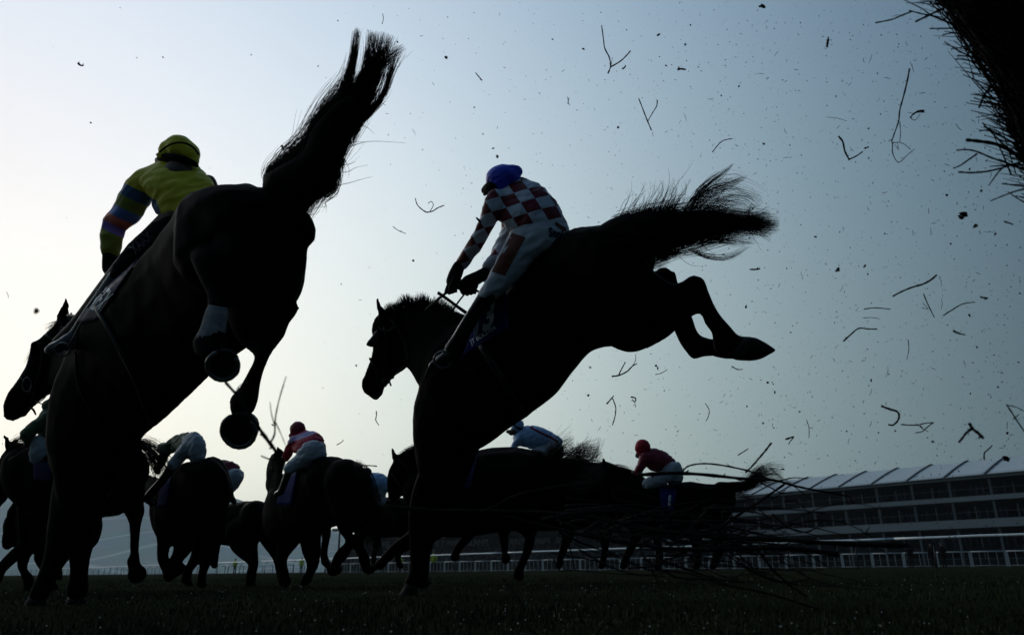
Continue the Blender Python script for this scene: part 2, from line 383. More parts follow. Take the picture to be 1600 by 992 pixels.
# ------------------------------------------------------------------ grandstand on the right
def plane_fac(p0, dv):
    nvec = Vector((dv.y, -dv.x, 0))
    def f(x, y):
        r = ray(x, y); t_ = (p0-CAM).dot(nvec)/r.dot(nvec); q = CAM+r*t_
        return (q-p0).dot(dv), q.z
    return f
def grandstand():
    dv = ray(-252, 900); dv = Vector((dv.x, dv.y, 0)).normalized()
    p0 = P(1600, 870, 105); p0.z = 0
    fac = plane_fac(p0, dv)
    back = Vector((-dv.y, dv.x, 0));
    if back.dot(p0) < 0: back = -back
    upv = Vector((0, 0, 1))
    Ml = mat('stand_white_panel', (.22, .25, .27), .8, .1, .08, .5); Md = mat('stand_dark_interior', (.008, .01, .012), .9, .1, .3, .6)
    Mr = mat('stand_roof_membrane', (.52, .58, .60), .8, .1, .05, .3); Mrib = mat('roof_rib', (.05, .055, .06), .6, .3, .1, 3); Mp = mat('stand_post', (.10, .12, .135), .8, .1, .1, 3)
    Mg = mat('stand_glass', (.006, .008, .01), .6, .05, .2, .4)
    posts = [fac(x, y)[0] for x, y in ((1222, 774), (1270, 769), (1316, 764), (1366, 758), (1422, 752), (1481, 745), (1542, 739))]
    sp = (posts[-1]-posts[0])/6
    s0 = posts[-1]
    he = fac(1600, 736)[1]; b1t = fac(1600, 769)[1]; b1b = fac(1600, 777)[1]; b2t = fac(1600, 807)[1]; b2b = fac(1600, 821)[1]
    t = thing('grandstand', 'long three-tier grandstand with pale ribbed membrane roof behind the white rails', 'grandstand', p0)
    k0, k1 = -16, 6                                   # bays
    sA = s0+k0*sp; sB = s0+k1*sp; sm = (sA+sB)/2; hl = abs(sB-sA)/2
    def slab(name, zt, zb, dep, m_, out=0.):
        b = MB(); b.box(p0+dv*sm+back*(dep/2-out)+upv*((zt+zb)/2), dv*hl, back*(dep/2), upv*((zt-zb)/2)); return b.build(name, m_, t, False)
    slab('eave', he, he-.45, .5, Ml, .25)
    slab('balcony', b1t, b1b, 6, Ml, .2); slab('balcony', b2t, b2b, 8, Ml, .35)
    slab('rear_wall', he+2.4, 0, .5, Md, -8.5)
    slab('plinth', 1.1, 0, .4, Md, -.3)
    slab('floor_terrace', 2.6, 2.2, 6, Md, -.4)
    for lev in ((he-.6, b1t), (b1b, b2t), (b2b, .0)):
        for k in range(k0, k1+1):
            b = MB(); c = p0+dv*(s0+k*sp)+back*.35; b.box(c+upv*((lev[0]+lev[1])/2), dv*.16, back*.16, upv*((lev[0]-lev[1])/2-.01)); b.build('column', Mp, t, False)
        b = MB()
        for k in range(k0, k1):
            c = p0+dv*(s0+(k+.5)*sp)+back*.9; b.box(c+upv*((lev[0]+lev[1])/2-.3), dv*.07, back*.06, upv*((lev[0]-lev[1])/2-.35))
        tag(b.build('mullion', Mp, t, False), kind='stuff')
        b = MB()
        b.box(p0+dv*sm+back*.15+upv*(lev[1]+1.05), dv*hl, back*.03, upv*.03)
        b.build('handrail', Mp, t, False)
        b = MB(); b.box(p0+dv*sm+back*5+upv*((lev[0]+lev[1])/2), dv*(hl-.3), back*.05, upv*((lev[0]-lev[1])/2-.05)); b.build('window_wall', Mg, t, False)
    # roof membrane: one scalloped panel per bay, with a rib between
    for k in range(k0, k1):
        v = []; f = []; nu = 8; nv = 6
        for j in range(nv+1):
            for i in range(nu+1):
                u = i/nu; w_ = j/nv
                p = p0+dv*(s0+(k+u)*sp)+back*(-.8+11*w_)+upv*(he+.02+3.4*math.sin(w_*.75)/math.sin(.75)-.07*math.sin(math.pi*u)*w_)
                v.append(p)
        for j in range(nv):
            for i in range(nu): a = j*(nu+1)+i; f.append((a, a+1, a+nu+2, a+nu+1))
        o = addmesh('roof_panel', v, f, Mr, t)
        md = o.modifiers.new('s', 'SOLIDIFY'); md.thickness = .06
    for k in range(k0, k1+1):
        b = MB(); pts = []
        for j in range(9):
            w_ = j/8; pts.append(p0+dv*(s0+k*sp)+back*(-.85+11*w_)+upv*(he+.12+3.4*math.sin(w_*.75)/math.sin(.75)))
        pts.append(pts[-1]+back*.7-upv*.05)
        b.tube(pts, .11, 6); b.build('roof_rib', Mrib, t)
    # spectators on the balconies
    cols = [(.02, .03, .12), (.25, .25, .27), (.03, .03, .035), (.2, .03, .03), (.03, .06, .03), (.12, .08, .07)]
    Ms = mat('spectator_clothes', (.02, .024, .045), .8, .1, .9, .8)
    b = MB()
    for zf in (b1t, b2t, 2.6):
        for _ in range(130):
            s_ = random.uniform(min(sA, sB), max(sA, sB)); c = p0+dv*s_+back*random.uniform(.6, 3)+upv*zf
            b.tube([c, c+upv*.9, c+upv*1.35, c+upv*1.45], [.15, .2, .22, .08], 5); b.tube([c+upv*1.46, c+upv*1.58, c+upv*1.7], [.07, .1, .05], 5)
    sp_ = b.build('crowd', Ms); tag(sp_, 'dim spectators standing on the balconies of the far grandstand', 'crowd', kind='stuff')
    return t, p0, dv, back
STAND = grandstand()

def terrace():
    """low stand in the middle distance with advertising hoarding and massed spectators"""
    a = P(500, 880, 120); c = P(1000, 880, 104); a.z = c.z = 0
    dv = (c-a).normalized(); back = Vector((-dv.y, dv.x, 0))
    if back.y < 0: back = -back
    ln = (c-a).length; upv = Vector((0, 0, 1)); mid = (a+c)/2
    Mc = mat('terrace_concrete', (.05, .052, .05), .9, .1, .3, .8); Mb = mat('hoarding_black', (.012, .014, .016), .5, .3, .2, .5); Mr = mat('terrace_roof_sheet', (.22, .27, .28), .6, .3, .1, .4)
    t = thing('terrace_stand', 'low dark terrace stand with grey flat roof behind the horses legs', 'stand', mid)
    for k in range(7):
        b = MB(); b.box(mid+back*(2+k*1.2)+upv*(.25*k+.3), dv*ln/2, back*.6, upv*(.25*k+.3)); b.build('step', Mc, t, False)
    b = MB(); b.box(mid+back*12+upv*3.3, dv*ln/2, back*.3, upv*3.3); b.build('rear_wall', Mc, t, False)
    b = MB(); b.box(mid+back*8.5+upv*6.9, dv*(ln/2+1), back*4, upv*.22); b.build('roof', Mr, t, False)
    for k in range(9):
        b = MB(); b.box(mid+dv*ln*(k/8-.5)+back*5.4+upv*3.3, dv*.12, back*.12, upv*3.35); b.build('post', Mc, t, False)
    # hoarding
    h = thing('advertising_hoarding', 'black advertising hoarding with repeated pale lettering above the crowd', 'hoarding', mid+back*1.)
    fac = plane_fac(mid+back*9, dv)
    zt = fac(740, 838)[1]; zb = fac(740, 857)[1]; ca = fac(560, 848)[0]; cb = fac(905, 848)[0]
    b = MB(); b.box(mid+back*9.2+dv*((ca+cb)/2)+upv*((zt+zb)/2), dv*abs(cb-ca)/2, back*.12, upv*(zt-zb)/2); b.build('panel', Mb, h, False)
    for x0 in (576, 616, 653, 690, 731, 788, 828, 868):
        cc, ff = text_mesh('GUINNESS', .0, 0); sA, z1 = fac(x0, 842.5); sB, z0 = fac(x0+32, 853)
        z1 = fac(740, 842.5)[1]; z0 = fac(740, 852.5)[1]
        v = [tuple(mid+back*9.05+dv*(sA+(sB-sA)*q[0])+upv*(z0+(z1-z0)*q[1])) for q in cc]
        addmesh('lettering', v, ff, mat('hoarding_letter', (.30, .33, .33), .8, .1, .1, 3), h, False)
    for sgn in np.linspace(-.45, .45, 6):
        b = MB(); b.box(mid+back*9.2+dv*((ca+cb)/2+sgn*abs(cb-ca))+upv*zb/2, dv*.06, back*.06, upv*zb/2); b.build('leg', Mc, h, False)
    b = MB()
    for _ in range(900):
        k = random.randint(0, 5); c_ = mid+dv*random.uniform(-ln/2, ln/2)+back*(1.6+k*1.2+random.uniform(-.3, .3))+upv*(.5*k+.1)
        hh = random.uniform(.92, 1.05)
        b.tube([c_, c_+upv*.9*hh, c_+upv*1.35*hh, c_+upv*1.45*hh], [.15, .2, .23, .08], 5); b.tube([c_+upv*1.46*hh, c_+upv*1.58*hh, c_+upv*1.7*hh], [.07, .1, .05], 5)
    tag(b.build('crowd', mat('dim_spectators', (.04, .042, .045), .8, .1, .9, 1.2)), 'massed dark spectators on the terrace below the hoarding', 'crowd', kind='stuff')
terrace()

# ------------------------------------------------------------------ running rails and barrier
def rails():
    Mw = mat('white_plastic_rail', (.42, .46, .48), .5, .3, .05, 1); Mk = mat('dark_rail_post', (.02, .02, .022), .6, .3, .2, 3)
    Mr_ = mat('bright_white_rail', (.8, .84, .86), .35, .5, .05, 1); upv = Vector((0, 0, 1))
    A = hit_z(1600, 834, 1.25); B = hit_z(139, 886.3, 1.25); dv = (B-A).normalized(); ln = (B-A).length
    t = thing('running_rail', 'white plastic running rail on dark curved posts crossing the whole course', 'rail', (A.x, A.y, 0))
    S = A-dv*8; n = int((ln*1.25+8)/3.2)
    side = Vector((dv.y, -dv.x, 0))
    for k in range(n//4+1):
        b = MB(); q0 = S+dv*(k*12.8); q1 = S+dv*min((k+1)*12.8-.02, n*3.2); pts = [q0.lerp(q1, u)-upv*(.012*math.sin(u*math.pi*4)**2) for u in np.linspace(0, 1, 13)]
        b.tube(pts, .05, 8); b.build('rail', Mr_, t)
    for k in range(n):
        q = S+dv*(k*3.2+1.6); q.z = 0
        b = MB(); b.tube([q-side*.25, q-side*.25+upv*.5, q-side*.22+upv*.85, q-side*.1+upv*1.1, q+upv*1.2], [.035, .035, .033, .03, .03], 6); b.build('post', Mk, t)
    A = hit_z(1600, 860, 1.15); B = hit_z(139, 888.2, 1.15); dv = (B-A).normalized(); ln = (B-A).length
    n = int((ln*1.25+6)/2.4); S = A-dv*6
    for k in range(n):
        t = thing('crowd_barrier', 'white barrier panel with upright bars in the line along the far side of the course', 'barrier', (S+dv*(k*2.4))*1., 'barrier panels along the course')
        t.location.z = 0
        q = S+dv*(k*2.4); q.z = 0
        b = MB(); b.tube([q+upv*1.15, q+dv*2.38+upv*1.15], .045, 6); b.build('top_rail', Mw, t)
        b = MB(); b.tube([q+upv*.12, q+dv*2.38+upv*.12], .022, 5); b.build('bottom_rail', Mw, t)
        for s_ in (.05, 2.32):
            b = MB(); b.box(q+dv*s_+upv*.58, dv*.04, side*.03, upv*.54); b.build('post', Mw, t, False)
        for s_ in (.62, 1.2, 1.78):
            b = MB(); b.box(q+dv*s_+upv*.63, dv*.014, side*.012, upv*.5); b.build('bar', Mw, t, False)
    return
rails()

def bystander(x, yfoot, d, label, coat, hat=None, h=1.75, vest=None, face=1):
    c = P(x, yfoot, d); c.z = 0; s = h/1.75
    t = thing('person', label, 'person', c); u = Vector((0, 0, s)); r = _R
    def px(vs, rad, m_, nm):
        b = MB()
        for pts, rr in zip(vs, rad): b.tube([c+r*p[0]*s+_F*p[2]*0+Vector((0, p[2]*s, 0))+u*p[1] for p in pts], [q*s for q in rr], 8)
        return b.build(nm, m_, t)
    px([[(-.1, 0.02, 0), (-.1, .45, 0), (-.09, .88, 0)], [(.1, 0.02, 0), (.1, .45, 0), (.09, .88, 0)]], [[.06, .06, .09]]*2, M['black'], 'trousers')
    px([[(0, .8, 0), (0, 1.05, 0), (0, 1.3, 0), (0, 1.45, 0), (0, 1.52, 0)], [(-.2, 1.4, 0), (-.27, 1.12, 0), (-.2, .92, -.1)], [(.2, 1.4, 0), (.27, 1.12, 0), (.2, .92, -.1)]], [[.16, .17, .2, .17, .06], [.07, .055, .04], [.07, .055, .04]], coat, 'coat')
    px([[(0, 1.5, 0), (0, 1.57, 0), (0, 1.66, 0), (0, 1.75, 0)]], [[.05, .08, .095, .05]], M['skin'], 'head')
    if hat: px([[(0, 1.66, 0), (0, 1.72, 0), (0, 1.79, 0)]], [[.11, .11, .05]], hat, 'hat')
    return t
M['hivis'] = mat('high_visibility_yellow', (.5, .62, .05), .7, .2, .1, 5)
bystander(677, 896, 62, 'steward in bright yellow vest beside the centre horses foreleg, standing at the far rail', M['hivis'])
bystander(625, 896, 80, 'distant steward in yellow vest between two galloping horses legs', M['hivis'])
bystander(470, 896, 85, 'distant steward in yellow vest left of the red-capped jockeys horse', M['hivis'])
bystander(366, 896, 85, 'small steward in yellow vest behind rear legs of the leftmost pack', M['hivis'])
bystander(1083, 890, 62, 'onlooker with bright red cap and blue coat behind the fallen brush', M['navy'], mat('bright_red_cap', (.75, .02, .03), .5, .3, .1, 5))
bystander(1425, 886, 58, 'dark-coated onlooker at far right rail with a yellowish collar', M['black'])
bystander(1460, 886, 57, 'dark-coated onlooker standing left in the close pair by right rail', M['black'])
bystander(1477, 886, 55, 'dark-coated onlooker standing right in the close pair by right rail', M['black'])

# ------------------------------------------------------------------ hooves and shoes
def hoof(parent, x, y, d, ax_px, r_m=.065, ln=.09, shoe=True, toward=.5):
    """ax_px: pixel direction from pastern to sole; toward: how far the sole faces the camera"""
    c = P(x, y, d); a = (_R*ax_px[0]-_U*ax_px[1]); a.normalize(); a = (a*(1-abs(toward))-_F*toward).normalized()
    s = a.cross(Vector((.2, .1, 1))).normalized(); w_ = a.cross(s)
    b = MB(); rings = []
    for k, (q, rr) in enumerate(((-.5, .72), (-.3, .8), (.2, .93), (.5, 1.), (.5, .85), (.42, .45))):
        rings.append([c+a*(q*ln)+(s*math.cos(u)+w_*math.sin(u)*(1.08 if math.sin(u) > 0 else .95))*(r_m*rr) for u in np.linspace(0, 2*math.pi, 18, endpoint=False)])
    b.ring_tube(rings); h = b.build('hoof', M['hoof'], parent)
    if shoe:
        b = MB(); pts = [c+a*(ln*.5+.004)+(s*math.cos(u)+w_*math.sin(u))*(r_m*.88) for u in np.linspace(-.9, math.pi+.9, 22)]
        b.tube(pts, .008, 6); sh = b.build('horseshoe', M['steel']); sub(sh, h)
    return h

# ------------------------------------------------------------------ LEFT HORSE (near, seen from behind)
def horse_left():
    t = thing('horse', 'large dark bay racehorse nearest at left, hindquarters high, landing under the yellow-clad jockey', 'horse', P(250, 930, 3.8)*1.)
    t.location.z = 0
    body = [
     ('p', [(405,296,479,385,3.0,.9),(352,293,477,412,3.05,1.0),(300,313,462,470,3.15,.95),(262,355,392,535,3.3,.9),(228,398,337,576,3.5,.85),(186,438,295,618,3.7,.8),
            (150,470,252,658,3.85,.75),(120,512,222,684,4.0,.7),(98,560,200,712,4.12,.65),(80,612,185,742,4.2,.6),(72,655,175,765,4.25,.55),(72,700,168,778,4.27,.5)]),
     ('c', [(385,312,3.0,25),(380,345,3.05,48),(340,360,3.1,50)]),
     ('c', [(320,340,3.12,42),(335,400,3.05,60)]),
     # front leg, standing
     ('p', [(74,700,178,752,4.25,.5),(86,755,166,778,4.2,.5),(96,800,158,801,4.2,.6),(104,832,145,828,4.2,.85),(106,852,143,853,4.2,.9),(109,874,139,873,4.2,.8),(110,898,137,898,4.2,.8),(107,915,136,915,4.18,.9),(108,928,134,930,4.16,.9)]),
     # other front leg
     ('p', [(84,740,140,790,4.3,.5),(78,800,125,815,4.2,.6),(74,850,108,858,4.1,.8),(66,885,92,892,4.05,.8),(54,912,80,922,4.0,.9),(46,930,68,940,3.98,.9)]),
     # neck
     ('p', [(112,505,110,640,4.3,.4),(100,508,96,620,4.42,.42),(92,506,78,604,4.55,.45)]),
     # head
     ('p', [(90,503,120,520,4.55,.6),(68,524,116,562,4.58,.55),(52,544,102,592,4.6,.5),(43,568,84,612,4.63,.5),(29,592,68,622,4.66,.5),(14,613,50,638,4.7,.5),(6,630,40,650,4.72,.5),(6,644,30,653,4.73,.5)]),
     ('c', [(56,540,4.55,7),(50,550,4.56,3)]),
     ('c', [(104,467,4.55,1.2),(102,478,4.55,5,.5),(99,492,4.56,8.5,.5),(99,508,4.57,9,.7)]),
     ('c', [(112,489,4.7,1.5),(109,498,4.7,6,.5),(108,508,4.68,8,.6)]),
     # right hind leg
     ('p', [(330,400,478,380,2.98,.9),(345,440,474,428,2.95,.85),(358,500,462,468,2.9,.7),(370,526,463,492,2.87,.55),(379,540,452,506,2.85,.5),(389,547,446,526,2.82,.5),(397,553,433,541,2.8,.6),(397,564,420,557,2.78,.9),(386,585,408,585,2.75,1.0),(374,606,403,607,2.72,.95),(363,618,402,621,2.7,.9),(360,631,398,634,2.67,.9),(362,641,393,643,2.66,.9)]),
     ('c', [(455,480,2.88,11),(461,482,2.88,7)]),
     # left hind leg (white sock)
     ('p', [(300,400,400,420,2.9,.8),(315,440,380,460,2.8,.8),(324,470,362,480,2.7,.9),(322,490,354,494,2.65,1.),(316,515,350,518,2.6,1.),(305,532,350,540,2.56,.95),(306,550,352,552,2.52,.9)]),
    ]
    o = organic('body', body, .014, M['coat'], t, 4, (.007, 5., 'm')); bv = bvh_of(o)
    # white sock: a thin furred sleeve
    b = MB(); b.ring_tube(pair_rings([(327,476,356,481,2.67,1.06),(321,490,355.5,494,2.64,1.06),(314.5,512,351.5,517,2.6,1.06),(306,528,351,536,2.57,1.02)])[4:-4], cap=False)
    tag(b.build('sock', M['sock'], t), 'white sock on the nearer hind leg')
    hoof(t, 379, 667, 2.62, (.1, 1), .066, .075, True, .85)
    hoof(t, 351, 566, 2.5, (.5, .6), .056, .07, True, .75)
    hoof(t, 120, 944, 4.15, (0, 1), .062, .085, True, .0); hoof(t, 55, 946, 3.97, (-.3, 1), .06, .085, True, .0)
    # pastern of the left hind
    # tail
    b = MB()
    b.ring_tube(pair_rings([(410,300,466,350,2.98,.7),(414,274,486,322,2.92,.6),(440,258,505,303,2.86,.55),(470,238,524,283,2.8,.5),(488,203,538,246,2.75,.45),(508,179,558,195,2.7,.4),(528,160,574,168,2.66,.35),(550,150,572,155,2.64,.3)]))
    for args in [
      ([(452,310,2.95,36),(462,275,2.9,42),(495,235,2.82,36),(520,195,2.75,32),(542,158,2.7,26),(556,130,2.66,18)], 900, .3),
      ([(500,240,2.8,22),(525,185,2.72,16),(543,130,2.66,8),(552,90,2.62,6),(557,56,2.6,6)], 260, .25),
      ([(512,245,2.8,26),(545,180,2.72,24),(571,125,2.66,13),(581,85,2.62,11),(584,58,2.6,11)], 400, .3),
      ([(535,215,2.78,22),(565,160,2.7,17),(588,110,2.65,12),(599,80,2.62,10),(605,60,2.6,10)], 300, .3),
      ([(515,235,2.78,10),(566,188,2.72,5),(598,150,2.68,4),(610,112,2.64,5),(616,84,2.62,9)], 150, .5),
      ([(585,120,2.65,8),(600,100,2.63,6),(618,82,2.62,6),(630,74,2.62,4)], 50, .6),
      ([(473,245,2.84,10),(490,200,2.78,12),(515,165,2.73,12),(538,130,2.68,8),(548,95,2.64,5)], 130, .6),
      ([(415,285,2.93,8),(425,266,2.9,8),(452,247,2.87,7),(475,225,2.84,6)], 200, .7),
      ([(525,262,2.8,7),(519,292,2.82,9),(498,303,2.86,9),(483,322,2.9,8),(470,343,2.93,7)], 220, .7),
      ([(535,245,2.78,5),(530,262,2.8,6),(518,285,2.82,6)], 60, 1.2)]:
        lock(b, [q[:3]+(q[3]*.88,) for q in args[0]], args[1], .0011, args[2], spread=.2, end=(.5, 1.17))
    for pts in ([(540,232),(560,225),(580,221),(612,222),(635,224)], [(530,270),(545,268),(556,262),(575,258)], [(540,226),(556,222),(572,222)], [(480,330),(495,325),(510,322)], [(500,316),(506,310),(500,305)], [(535,258),(548,256),(556,252)], [(525,290),(545,286),(566,280),(582,276)], [(475,338),(490,335),(500,330)], [(560,195),(575,200),(585,210)]):
        strand(b, [P(x, y, 2.78) for x, y in cr(pts, 4)], .0016, .0004)
    b.build('tail', M['hair'], t)
    # mane between the ears and along the hidden crest
    b = MB(); lock(b, [(96,503,4.55,3),(85,510,4.52,4),(74,520,4.5,3)], 60, .0015, .8);
    b.build('mane', M['hair'], t); b = MB(); lock(b, [(53,536,4.55,2),(47,556,4.6,2),(40,575,4.6,2)], 14, .0012, 1.)
    b.build('forelock', M['hair'], t)
    # tack
    br = thing_part('bridle', t)
    strap_('noseband', [(33,590,4.62,1.6),(45,607,4.5,1.6),(56,626,4.6,1.6)], br, bv); strap_('cheek_strap', [(60,535,4.5,1.5),(66,560,4.5,1.5),(56,600,4.5,1.5),(48,630,4.6,1.5)], br, bv)
    strap_('browband', [(72,522,4.5,1.6),(82,530,4.5,1.6),(98,528,4.5,1.6)], br, bv)
    b = MB(); b.tube([P(42+7*math.cos(u), 601+11*math.sin(u), 4.48) for u in np.linspace(0, 6.28, 20)], .004, 5); o2 = b.build('cheek_ring', M['steel']); sub(o2, br)
    for pts in ([(106,493,4.3,2.2),(116,494,4.25,2.4),(126,497,4.2,2.4)], [(56,627,4.6,.9),(70,631,4.5,.9),(80,618,4.4,.9)], [(46,636,4.6,1.6),(52,640,4.6,1.8),(56,648,4.6,1.2)], [(58,630,4.58,.8),(66,625,4.5,.8),(76,614,4.4,.8)]):
        strap('rein', pts, M['leather'], t)
    strap('breastplate', [(117,550,3.8,1.5),(122,600,3.8,1.5),(140,640,3.8,1.5),(156,660,3.8,1.5)], M['leather'], t, bvh=bv)
    cl = cloth('saddle_cloth', bv, [(206,384),(240,368),(150,500),(118,505)], 3.9, M['navy'], t, 10, 16, .03)
    bc = bvh_of(cl)
    strap('girth', [(150,478,3.6,5),(185,540,3.6,5),(215,600,3.6,5),(236,660,3.8,5)], M['leather'], t, bvh=bv)
    o3 = print_text('cloth_lettering', 'REX', bc, [(166,444),(178,460),(150,488),(136,480)], 3.8, M['print'], None, .01, .01, 1); sub(o3, cl); tag(o3)
    return t, bv
def thing_part(name, parent):
    o = bpy.data.objects.new(name, None); COL.objects.link(o); o.parent = parent; o.location = -parent.location; return o
def strap_(name, pts, parent, bv=None):
    o = strap(name, pts, M['leather'], None, bvh=bv); sub(o, parent); return o
HL, BVL = horse_left()

def face_parts(t, x, y, d, s=1., dirx=-1):
    """small eye and nose on a head in profile"""
    pass
def jockey_left():
    t = thing('person', 'jockey in yellow silks and yellow cap crouched on the nearest left horse', 'person', P(250, 930, 4.1)*1.); t.location.z = 0
    organic('body', [('c', [(280,238,4.16,16),(279,255,4.14,14),(280,275,4.1,26),(290,292,4.12,22),(288,320,4.1,20)]),
        ('c', [(228,283,4.1,12),(212,305,4.1,16),(202,325,4.1,16),(186,345,4.1,13),(177,362,4.1,11),(174,385,4.1,9),(174,402,4.1,9)]),
        ('c', [(246,250,4.2,4),(252,252,4.2,12)]), ('c', [(244,256,4.22,2.5),(250,258,4.2,4)]),
        ('c', [(280,340,4.0,24),(240,372,4.0,18),(205,405,3.95,16),(165,450,3.95,12),(120,505,4.0,9),(90,535,4.0,8)]),
        ('c', [(325,285,4.3,12),(330,330,4.4,10),(250,400,4.5,8),(185,425,4.4,7)])], .012, M['skin'], t, 3)
    # silks: torso, sleeves
    organic('silks', [('p', [(250,252,308,260,4.15,.6),(232,266,326,279,4.1,.62),(222,283,336,298,4.08,.65),(236,310,345,312,4.05,.65),(246,332,330,336,4.02,.65),(254,340,300,345,4.0,.65)]),
        ('c', [(240,275,4.12,16),(226,285,4.1,19),(214,303,4.1,21.5),(206,318,4.1,21),(196,335,4.1,19),(182,347,4.1,17),(177,356,4.1,15),(176,368,4.1,13)]),
        ('c', [(176,366,4.1,16,.9),(173,380,4.1,14.5),(174,394,4.1,12)])], .011, sleeve_yellow(), t, 3)
    organic('cap', [('c', [(268,238,4.16,19.5),(279,236,4.16,24.5,1.1),(292,241,4.16,20)]), ('c', [(276,222,4.16,10.5)]), ('c', [(300,252,4.15,10)]), ('c', [(254,243,4.1,6,.8),(246,242,4.08,2.5,.8)])], .009, M['yellow'], t, 3)
    for pts in ([(249,238,4.0,1.5),(264,227,4.0,1.5),(283,223,4.0,1.6),(300,229,4.0,1.6),(311,242,4.0,1.5)], ):
        capb = bvh_of(bpy.data.objects[t.children[-1].name]); strap('cap_seam', pts, M['black'], t, bvh=capb)
    organic('goggle_strap', [('p', [(247,241,249,252,4.12,1.0),(262,240,266,254,4.08,1.2),(285,243,290,257,4.06,1.2),(305,252,308,261,4.08,1.2)])], .008, M['black'], t, 2)
    # glove
    gl = [('c', [(173,398,4.1,11.5),(172,410,4.1,11),(171,420,4.1,10)])]
    for k, (dx, dy, dd) in enumerate(((-5, 16, 0), (-7, 20, .02), (-6, 22, .04), (-3, 20, .06))): gl.append(('c', [(171+k*1.5,418,4.07+dd,3.4),(170+k+dx*.5,428,4.07+dd,3.2),(166+k+dx*.2,418+dy,4.05+dd,2.6)]))
    gl.append(('c', [(176,412,4.05,3.4),(181,420,4.03,3.2),(178,430,4.03,2.8)]))
    organic('glove', gl, .006, M['black'], t, 2)
    gl = [('c', [(192,418,4.45,9),(182,426,4.4,8)])]+[('c', [(182+k*2,424,4.38,3),(176+k,434,4.36,2.8),(171+k,440,4.36,2.4)]) for k in range(4)]+[('c', [(188,420,4.36,3.2),(184,432,4.34,2.8)])]
    organic('glove', gl, .006, M['black'], t, 2)
    br = organic('breeches', [('p', [(252,338,335,335,4.0,.6),(240,350,300,372,3.98,.7),(224,364,270,396,3.93,.7),(203,383,240,414,3.9,.7),(188,402,215,424,3.88,.7),(172,424,192,440,3.88,.7)])], .011, M['black'], t, 3)  # white breeches in shadow: the shade is put into the black colour
    bb = bvh_of(br); o = print_text('leg_print', 'XAAX', bb, [(200,386),(230,362),(240,370),(212,398)], 3.9, M['bootgrey'], None, .008, .0, 1); sub(o, br)
    organic('boot', [('p', [(172,425,190,440,3.88,.7),(152,455,170,468,3.88,.6),(130,486,148,498,3.9,.6),(112,514,130,522,3.92,.6),(100,528,118,544,3.92,.6)]), ('c', [(108,530,3.92,9),(94,540,3.9,9),(80,546,3.88,8.5),(76,547,3.88,6)])], .008, M['bootgrey'], t, 2)
    strap('stirrup_leather', [(160,455,3.82,1.4),(130,500,3.84,1.4),(104,548,3.86,1.4)], M['leather'], t)
    b = MB(); b.tube([P(98+12*math.cos(u), 546+10*math.sin(u), 3.86) for u in np.linspace(0, 6.28, 20)], .006, 6); b.build('stirrup', M['steel'], t)
    strap('whip', [(150,453,3.75,1.2),(160,458,3.72,1.4),(185,462,3.7,1.4),(205,458,3.7,1.1),(210,454,3.7,.8)], M['leather'], t)
def sleeve_yellow():
    """yellow silk with blue and magenta hoops printed on the sleeve, bands across a fixed sleeve axis"""
    Mx = M['yellow'].copy(); Mx.name = 'yellow_silk_hooped_sleeve'; n = Mx.node_tree.nodes; l = Mx.node_tree.links; b = n['Principled BSDF']
    tc = n.new('ShaderNodeTexCoord')
    a = P(232, 285, 4.1); e = P(174, 395, 4.1); ax = (e-a); ln = ax.length; ax.normalize()
    sub_ = n.new('ShaderNodeVectorMath'); sub_.operation = 'SUBTRACT'; l.new(tc.outputs['Object'], sub_.inputs[0]); sub_.inputs[1].default_value = a
    d = n.new('ShaderNodeVectorMath'); d.operation = 'DOT_PRODUCT'; l.new(sub_.outputs[0], d.inputs[0]); d.inputs[1].default_value = ax/ln
    rp = n.new('ShaderNodeValToRGB'); rp.color_ramp.interpolation = 'CONSTANT'; l.new(d.outputs['Value'], rp.inputs[0])
    el = rp.color_ramp.elements; Y = (.72, .60, .03, 1); B_ = (.12, .22, .62, 1); el[0].color = Y; el[1].position = .13; el[1].color = (.05, .12, .25, 1)
    for p_, c_ in ((.27, (.25, .28, .05, 1)), (.42, B_), (.55, (.85, .20, .14, 1)), (.66, (.40, .22, .80, 1)), (.76, (.30, .30, .04, 1))):
        q = el.new(p_); q.color = c_
    # only left of the armpit
    d2 = n.new('ShaderNodeVectorMath'); d2.operation = 'DOT_PRODUCT'; l.new(sub_.outputs[0], d2.inputs[0])
    ay = (P(240, 330, 4.1)-P(215, 262, 4.1)); ay.normalize(); side = ay.cross((P(235, 295, 4.1)-CAM).normalized()); 
    if side.dot(_R) > 0: side = -side
    d2.inputs[1].default_value = side
    st = n.new('ShaderNodeMath'); st.operation = 'GREATER_THAN'; l.new(d2.outputs['Value'], st.inputs[0]); st.inputs[1].default_value = -.005
    mx = n.new('ShaderNodeMix'); mx.data_type = 'RGBA'; l.new(st.outputs[0], mx.inputs['Factor'])
    mx.inputs[6].default_value = Y; l.new(rp.outputs[0], mx.inputs[7]); l.new(mx.outputs[2], b.inputs['Base Color'])
    return Mx
jockey_left()

